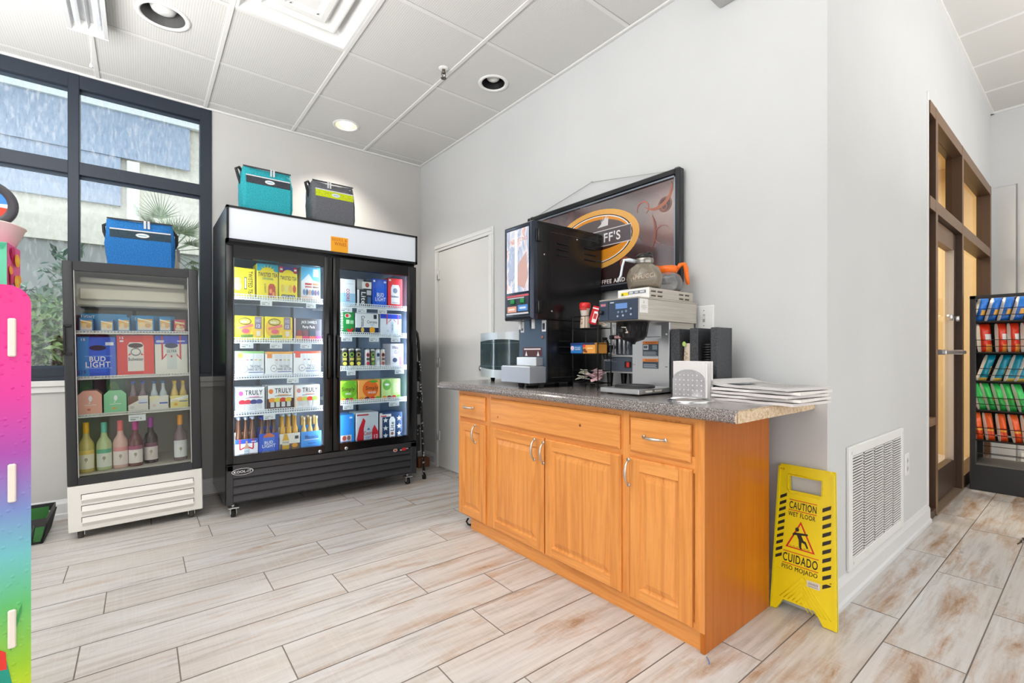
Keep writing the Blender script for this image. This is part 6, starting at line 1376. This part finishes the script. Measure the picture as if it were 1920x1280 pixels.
# ------------------------------------------------------------------ return-air grille on the passage wall
def grille():
    x0, x1, z0, z1 = 2.425, 3.310, .118, .662; W = x1-x0; H = z1-z0
    t = thing('wall_grille', 'large white louvred return-air grille low on the wall by the floor sign', 'grille', ((x0+x1)/2, CY, z0))
    F = FYf(x0, CY, z0); f = MB(); b = .045
    for a, c, d, e in ((0, b, 0, H), (W-b, W, 0, H), (b, W-b, 0, b), (b, W-b, H-b, H)):
        f.M = F; f.box(a, c, d, e, .0, .014, WHITE, .003)
    for k in range(1, 5): a = b+(W-2*b)*k/5; f.box(a-.008, a+.008, b, H-b, .002, .012, WHITE)
    f.M = Matrix.Identity(4); f.build('frame', t)
    g = MB(); g.M = F; n = 36; g.box(b, W-b, b, H-b, .0005, .002, mat((96, 96, 98), .8))
    for i in range(n):
        z = b+(H-2*b)*(i+.5)/n; g.prism([(z+.0056, .012), (z-.0022, .012), (z-.0050, .003), (z+.0010, .003)], b, W-b, WHITE2, 'x')
    g.M = Matrix.Identity(4); g.build('louvre_slats', t)
    s = MB()
    for u, v in ((.02, .96), (.96, .96), (.05, .06)): p = F @ Vector((W*u+.01, H*v-.006, .015)); s.cyl(tuple(p), (p[0], p[1]+.004, p[2]), .006, STEELW, 8)
    s.build('screw', t)
grille()

# ------------------------------------------------------------------ chip rack in the passage
def chip_rack():
    x0, x1, y1, y0 = 5.13, 5.52, .664, -.12; DKM = mat((40, 40, 42), .45)
    t = thing('chip_rack', 'tall black metal snack rack standing in front of the glass door', 'rack', ((x0+x1)/2, (y0+y1)/2, 0))
    b = MB(); b.box(x0, x1, y0, y1, 0, .199, DKM, .004); b.box(x0+.01, x1, y0, y1, .199, .204, mat((120, 116, 110), .4)); b.build('base', t)
    p = MB()
    for x in (x0, x1-.03):
        for y in (y1-.035, y0): p.box(x, x+.03, y, y+.035, .19, 1.515, DKM, .003)
    p.box(x0, x1, y1-.03, y1, 1.495, 1.52, DKM); p.box(x0, x1, y0, y0+.03, 1.495, 1.52, DKM); p.box(x0, x0+.02, y0, y1, 1.495, 1.52, DKM, .003); p.box(x1-.02, x1, y0, y1, 1.495, 1.52, DKM); p.build('frame', t)
    s = MB(); s.box(x0+.05, x1-.03, y1-.004, y1-.002, .2, 1.5, mat((32, 30, 30), .6)); s.box(x1-.006, x1-.003, .34, y1-.03, .40, 1.5, mat((28, 26, 26), .6)); s.build('back_panel', t)
    for k, z in enumerate((1.318, 1.078, .856, .630, .396)):
        q = MB(); q.box(x0+.012, x1-.02, y0+.03, y1-.035, z-.012, z-.006, mat((24, 24, 25), .5)); q.tube([(x0+.006, y0+.02, z-.004), (x0+.006, y1-.02, z-.004)], .006, DKM, 6)
        for dz in (.045, .095): q.tube([(x0+.003, y0+.02, z+dz), (x0+.003, y1-.02, z+dz)], .0028, mat((46, 44, 44), .3, .5), 6)
        q.build('shelf', t)
    w = MB(); w.tube([(x0+.003, y0+.02, .29), (x0+.003, y1-.02, .29)], .003, mat((90, 88, 86), .3, .5), 6)
    for z in (.24, .30, .36): w.tube([(x1-.012, y0+.02, z), (x1-.012, y1-.02, z)], .003, DKM, 6)
    w.build('wire_guard', t)
chip_rack()
def pillow(m, W, H, T, fn, shear=0., nu=10, nv=14, seed=0):
    r = random.Random(seed); vs = []; fs = []; mm = []; ph = r.uniform(0, 6)
    for sgn in (1, -1):
        for j in range(nv+1):
            v = j/nv
            for i in range(nu+1):
                u = i/nu; e = max(0, 1-abs(2*u-1)**3.0)*max(0, 1-abs(2*v-1)**5)**.8
                th = T/2*e*(1+.12*sin(9*u+ph+3*v)+.08*sin(14*v+ph)); hw = 1-.05*(1-abs(2*v-1))-.16*abs(2*v-1)**5
                vs.append(((u-.5)*W*hw+shear*(v-.5)*H, v*H, sgn*th))
        b = (nu+1)*(nv+1)*(0 if sgn == 1 else 1)
        for j in range(nv):
            for i in range(nu):
                a = b+j*(nu+1)+i; q = [a, a+1, a+nu+2, a+nu+1]; fs.append(q if sgn == 1 else q[::-1]); mm.append(fn((i+.5)/nu, (j+.5)/nv) if sgn == 1 else fn(0.9, .5))
    return m.add(vs, fs, mm, True)
def chips():
    ROW = [('blue', 1.318, .186, [1828, 1852, 1875, 1900], .22, (34, 104, 190), (238, 176, 70), 'top shelf'),
           ('red', 1.078, .226, [1832, 1866, 1889, 1914], -.05, (226, 58, 30), (240, 150, 60), 'second shelf'),
           ('teal', .856, .205, [1838, 1866, 1890, 1911], .30, (10, 140, 168), (220, 190, 90), 'third shelf'),
           ('green', .630, .210, [1826, 1844, 1864, 1882, 1903], -.24, (44, 166, 74), (236, 150, 70), 'fourth shelf'),
           ('orange-red', .396, .212, [1824, 1845, 1869, 1894, 1916], -.12, (230, 78, 30), (250, 170, 60), 'bottom shelf')]
    orde = ['leftmost', 'second', 'third', 'fourth', 'fifth']
    for nm, z, H, pxs, sh, c, c2, sn in ROW:
        cm = mat(c, .22); c2m = mat(c2, .25); wm = mat((236, 234, 230), .3); c3 = mat(tuple(min(255, int(x*1.2)+16) for x in c), .25)
        step = xy(pxs[0], 5.2)-xy(pxs[1], 5.2)
        for i, px in enumerate(pxs):
            W = .070 if nm != 'red' or i else .088
            if nm in ('green', 'orange-red'): W = .060
            def fn(u, v):
                if u < .24: return wm if not (.2 < v < .6 and u > .2 and int(v*14) % 3 == 0) else mat((200, 180, 160), .3)
                if nm == 'blue': return c2m if .28 < v < .50 and u > .5 else (c3 if v > .5 else cm)
                if nm == 'red': return wm if (u > .5 and .42 < v < .62) else (c2m if u > .45 and v < .3 else cm)
                if nm == 'teal': return c2m if v < .14 or (u > .8 and .3 < v < .6) else cm
                if nm == 'green': return c2m if (u > .8 and .35 < v < .5) else (c3 if v > .5 else cm)
                return c2m if .38 < v < .46 or u > .85 else (cm if v < .5 else c3)
            y = xy(px, 5.2)-W*.44; m = MB(); lean = sh+random.Random(i*7+len(nm)).uniform(-.05, .05)
            m.M = frame((5.185, y-lean*H*0, z-.004), (0, -1, 0), (.10, 0, .995), (-1, 0, .0)) @ Matrix.Rotation(.35, 4, 'Y')
            pillow(m, W, H, .074, fn, lean, seed=i+len(nm)*3)
            m.build('chip_bag', None, '%s chip bag with white edge, %s from the left, %s of rack' % (nm, orde[i], sn), 'chip bag', 'bags of chips on the black rack')
chips()

# ------------------------------------------------------------------ pink to green display stand, at the left of the photo
def display():
    C = Vector((-.220, 1.704, 0)); u = Vector((-.985, -.172, 0)).normalized(); n = Vector((-u.y, u.x, 0)); n = n if n.y < 0 else -n
    F = frame(tuple(C+u*.44), tuple(-u), (0, 0, 1), tuple(n)); W, H = .44, 1.247
    t = thing('display_stand', 'cardboard display stand with pink to green droplet print and white tabs', 'display stand', tuple(C+u*.22))
    m, nn, l, b = new_mat('rainbow_droplet_print'); tc = N(nn, 'ShaderNodeTexCoord'); sp = N(nn, 'ShaderNodeSeparateXYZ'); l.new(tc.outputs['Object'], sp.inputs[0])
    f = mapr(nn, l, sp.outputs[2], 0, 1.25)
    c = ramp(nn, l, f, [(0, (238, 222, 20)), (.16, (206, 220, 20)), (.24, (150, 200, 40)), (.36, (96, 190, 110)), (.46, (110, 190, 196)), (.55, (120, 140, 200)), (.66, (168, 70, 170)), (.78, (222, 40, 150)), (1, (240, 34, 134))])
    l.new(c, b.inputs['Base Color']); b.inputs['Roughness'].default_value = .3
    vo = N(nn, 'ShaderNodeTexVoronoi'); vo.inputs['Scale'].default_value = 60; l.new(tc.outputs['Object'], vo.inputs['Vector']); bump(nn, l, b, mapr(nn, l, vo.outputs['Distance'], .0, .3, 1, 0), .35, .004)
    def shape(off):
        r = .045; pts = [(0, 0), (W, 0), (W, H-r)]+[(W-r+r*cos(a), H-r+r*sin(a)) for a in [pi/2*k/8 for k in range(1, 9)]]+[(r-r*sin(a), H-r+r*cos(a)) for a in [pi/2*k/8 for k in range(0, 9)]]
        q = MB(); q.M = F @ Matrix.Translation((0, 0, off)); q.prism(pts, -.006, .006, m, 'z'); return q
    s = shape(0).build('side_panel', t); shape(-.34).build('side_panel', t)
    d = MB(); d.art(F @ Matrix.Translation((0, 0, .0065)), W, H, [('p', [(W and .5, 0), (.98, 0), (.955, .10), (.93, .19), (.90, .26), (.86, .27), (.7, .2), (.5, .1)], (16, 150, 130)), ('p', [(.84, .24), (.905, .235), (.90, .27), (.87, .28)], (226, 50, 40)), ('p', [(.91, .28), (.93, .32), (.965, .36), (.96, .34), (.94, .31), (.92, .27)], (60, 150, 80))]); d.build('fruit_print', s)
    for z in (1.068, .705, .342):
        q = MB(); q.M = F; q.box(W-.041, W-.026, z, z+.096, .006, .012, mat((236, 226, 214), .4), .003); q.build('shelf_tab', t)
    for z in (.05, .42, .78, 1.14): q = MB(); q.M = F; q.box(.01, W-.02, z-.01, z, -.334, -.006, mat((232, 60, 140), .5)); q.build('shelf', t)
    q = MB(); q.M = F; q.box(.006, W-.030, 1.19, 1.20, -.334, -.006, mat((232, 60, 140), .5)); q.build('top_shelf', t)
    # carton, roll and round counter sign standing on it
    p = Vector((*ray(-16), 0))*1.30; q = MB(); a = radians(-3)
    q.M = Matrix.Translation((p.x-.085, p.y+.06, 1.2005)) @ Matrix.Rotation(a, 4, 'Z'); w = .12; d_ = .066; H2 = .185
    q.box(-w, w, -d_, d_, 0, H2, mat((238, 110, 170), .5), .002)
    q.art(FYf(-w, -d_, 0), 2*w, H2, [('r', 0, 0, 1, 1, (96, 200, 160)), ('r', .2, .86, .9, .96, (226, 196, 190)), ('e', .84, .56, .10, .06, (226, 120, 120)), ('e', .84, .56, .07, .04, (240, 226, 220)), ('p', [(.6, .99), (1, .99), (.97, .90)], (60, 170, 130))]+[('r', .62+.08*i, .06+.09*j, .68+.08*i, .12+.09*j, (226, 236, 226)) for i in range(4) for j in range(3)]+[('r', .6, .38, .95, .41, (210, 90, 110)), ('r', .6, .30, .92, .33, (226, 230, 226))])
    it = [('r', 0, 0, 1, 1, (236, 100, 160))]; r = random.Random(4)
    for i in range(16): it.append(('e', r.uniform(.1, .9), r.uniform(.05, .95), .14, .07, r.choice([(190, 130, 200), (240, 90, 90), (214, 40, 110), (250, 160, 60)])))
    for y in (.12, .45, .78): it += [('e', .5, y, .2, .10, (250, 180, 30)), ('e', .5, y, .10, .05, (250, 210, 60))]
    q.art(frame((w, -d_, 0), (0, 1, 0), (0, 0, 1), (1, 0, 0)), 2*d_, H2, it); q.build('carton', None, 'mint green carton with pink flowered side on the display stand', 'carton')
    # round sign
    c = Vector((*ray(-30), 0))*1.36; rr = .066; zc = 1.512; nd = Vector((-ray(-30)[0], -ray(-30)[1], 0)).normalized(); side = Vector((nd.y, -nd.x, 0))
    side = side if side.x > 0 else -side
    S_ = thing('round_sign', 'round blue and red counter sign with black rim above the mint carton', 'sign', (c.x, c.y, 1.3857)); Fs = frame((c.x, c.y, zc), tuple(side), (0, 0, 1), tuple(nd))
    k = MB(); k.M = Fs @ Matrix.Rotation(0, 4, 'X'); k.lathe([(0, -.016), (rr, -.016), (rr+.004, -.010), (rr+.004, .004), (rr, .010), (rr-.018, .010), (rr-.020, .006)], (0, 0, 0), mat((66, 66, 72), .35), 40); k.build('rim', S_)
    k = MB(); k.M = Fs; R2 = rr-.019
    k.add([(R2*cos(a_), R2*sin(a_), .0065) for a_ in [pi*i/16 for i in range(17)]], [list(range(17))], mat((70, 150, 230), .3)); k.add([(R2*cos(a_), R2*sin(a_), .0065) for a_ in [pi+pi*i/16 for i in range(17)]], [list(range(17))], mat((236, 72, 46), .3)); k.add([(-R2, -.004, .007), (R2, -.008, .007), (R2, .004, .007), (0, .0, .007), (-R2, .006, .007)], [[0, 1, 2, 3, 4]], mat(W_, .3)); k.build('sign_face', S_)
    k = MB(); k.M = Fs; k.box(-.012, .034, -.100, -.064, -.012, .008, mat((46, 48, 54), .4), .004); k.box(-.02, .042, -.1255, -.098, -.016, .012, mat((40, 42, 46), .4), .003); k.build('foot', S_)
    c = Vector((*ray(13), 0))*1.40; k = MB(); k.M = Matrix.Translation((c.x, c.y, 1.425)) @ Matrix.Rotation(radians(14), 4, 'Y') @ Matrix.Rotation(radians(-6), 4, 'X')
    k.lathe([(0, -.036), (.026, -.036), (.033, .030), (.035, .031), (.035, .034), (.031, .034), (.026, -.03), (0, -.03)], (0, 0, 0), mat((206, 196, 188), .55), 28)
    k.build('paper_cup', None, 'beige paper cup tilted behind the mint carton', 'cup')
display()

# ------------------------------------------------------------------ floor odds and ends
def ladder():
    m, n, l, b = new_mat('paint_spattered_black'); v = coords(n, l); vo = N(n, 'ShaderNodeTexVoronoi'); vo.inputs['Scale'].default_value = 42; l.new(v, vo.inputs['Vector'])
    sz = noise(n, l, v, 14, 1); sb = N(n, 'ShaderNodeMath', operation='MULTIPLY'); sb.inputs[1].default_value = .55; l.new(sz, sb.inputs[0])
    lt = N(n, 'ShaderNodeMath', operation='LESS_THAN'); l.new(vo.outputs['Distance'], lt.inputs[0]); l.new(sb.outputs[0], lt.inputs[1])
    l.new(mixc(n, l, mapr(n, l, lt.outputs[0], 0, 1, 0, .85), (28, 28, 30), (226, 226, 224)), b.inputs['Base Color']); b.inputs['Roughness'].default_value = .4; sp = m
    t = thing('step_ladder', 'folded black step ladder spattered with white paint beside the black fridge', 'ladder', (1.85, 3.80, 0))
    yf, yb = 3.60, 3.96
    for y in (yf, yb):
        f = MB(); f.tube([(1.893, y, .02), (1.872, y, .55), (1.850, y, 1.02), (1.835, y, 1.16)], .011, sp, 8); f.cyl((1.895, y, 0), (1.892, y, .035), .017, RUBBER, 10); f.build('front_rail', t)
        f = MB(); f.tube([(1.828, y+.01, .14), (1.824, y+.01, .7), (1.820, y+.01, 1.14)], .009, BLACK, 8); f.build('rear_rail', t)
    for z, zz in ((.24, .46), (.55, .74), (.83, 1.0)):
        f = MB(); f.box(1.832, 1.866, yf+.012, yb-.012, z, zz, sp, .004); f.build('tread', t)
    f = MB(); f.tube([(1.850, yf, 1.02), (1.838, yf, 1.17), (1.828, yf, 1.235), (1.806, yf, 1.265), (1.793, yf, 1.25)], .012, mat((30, 30, 32), .4), 8); f.tube([(1.850, yb, 1.02), (1.838, yb, 1.17), (1.828, yb, 1.235), (1.806, yb, 1.265)], .012, mat((30, 30, 32), .4), 8); f.tube([(1.806, yf, 1.265), (1.806, yb, 1.265)], .012, mat((30, 30, 32), .4), 8); f.build('grab_bar', t)
    for z in (.10, .34, .62): 
        f = MB(); f.tube([(1.826, yf+.02, z), (1.826, yb-.0, z)], .006, STEELW, 6); f.build('cross_brace', t)
ladder()
m = MB(); m.box(2.02, 2.14, 3.955, 4.06, 0, .085, mat((122, 76, 46), .8), .004); m.box(2.045, 2.055, 3.954, 3.955, .0, .085, mat((90, 56, 34), .8)); m.build('cardboard_box', None, 'small brown block on the floor in the corner by the door', 'box')
def basket():
    x0, x1, y0, y1 = -.86, -.415, 3.70, 4.06; BKm = mat((40, 40, 42), .5); t = thing('shopping_basket', 'black plastic basket on the floor by the white cooler', 'basket', ((x0+x1)/2, (y0+y1)/2, 0))
    b = MB(); e = .022; hgt = .145
    for (ax, ay, bx, by) in ((x0, y0, x1, y0), (x1, y0, x1, y1), (x1, y1, x0, y1), (x0, y1, x0, y0)):
        cx, cy = (x0+x1)/2, (y0+y1)/2
        def ins(x, y): return (x+(e if x < cx else -e), y+(e if y < cy else -e))
        a, c = ins(ax, ay), ins(bx, by); n = 9
        for i in range(n+1):
            s_ = i/n; p = Vector((a[0]+(c[0]-a[0])*s_, a[1]+(c[1]-a[1])*s_, .004)); q = Vector((ax+(bx-ax)*s_, ay+(by-ay)*s_, hgt-.03)); b.tube([p, q], .006, BKm, 5)
        b.tube([(a[0], a[1], .006), (c[0], c[1], .006)], .007, BKm, 6)
        d = Vector((bx-ax, by-ay, 0)).normalized(); nn = Vector((d.y, -d.x, 0)); P = Vector((ax, ay, 0)); Q = Vector((bx, by, 0))
        b.add([P+Vector((0, 0, hgt-.045)), Q+Vector((0, 0, hgt-.045)), Q+Vector((0, 0, hgt)), P+Vector((0, 0, hgt))]+[v+(-nn*.004) for v in (P+Vector((0, 0, hgt-.045)), Q+Vector((0, 0, hgt-.045)), Q+Vector((0, 0, hgt)), P+Vector((0, 0, hgt)))], [[0, 1, 2, 3], [4, 5, 6, 7], [3, 2, 6, 7], [0, 1, 5, 4]], BKm)
    b.box(x0+e, x1-e, y0+e, y1-e, .003, .007, BKm); bo = b.build('basket_body', t)
    l = MB(); l.box(x0+e+.006, x1-e-.006, y1-e-.002, y1-e+.002, .01, .13, mat((50, 110, 50), .7)); l.box(x0+e+.006, x1-e-.006, y0+e+.006, y1-e-.006, .008, .020, mat((60, 120, 60), .7)); l.build('green_liner', t)
    g = MB(); g.art(FYf(x1-.15, y0+.010, .02), .07, .07, [('r', 0, 0, 1, 1, (206, 208, 212)), ('r', .2, .1, .9, .5, (60, 64, 80)), ('p', [(.1, .9), (.6, .9), (.3, .3)], (230, 230, 232))]); g.build('white_label', t)
basket()
m = MB(); m.tube([(1.566, .872, .004), (1.558, .862, .003), (1.549, .853, .002), (1.540, .849, .002)], .0018, mat((80, 130, 200), .5), 6); m.build('blue_thread', None, 'short blue thread lying on the floor at the cabinet corner', 'thread')
m = MB(); m.tube([(1.60, 2.43, .012), (1.585, 2.44, .016), (1.583, 2.455, .03), (1.60, 2.46, .045)], .006, RUBBER, 8); m.tube([(1.60, 2.43, .012), (1.75, 2.45, .006), (1.95, 2.5, .006)], .006, RUBBER, 8); m.build('power_cable', None, 'black power cable curling under the left end of the oak cabinet', 'cable')
m = MB()
for k in range(3): m.tube([(3.86+.05*k, .305-.012*k, .003), (3.89+.05*k, .297, .006), (3.93+.05*k, .30-.01*k, .003)], .003, mat((70, 56, 44), .8), 5)
m.build('debris', None, 'tiny brown scraps on the passage floor at the right', 'litter')
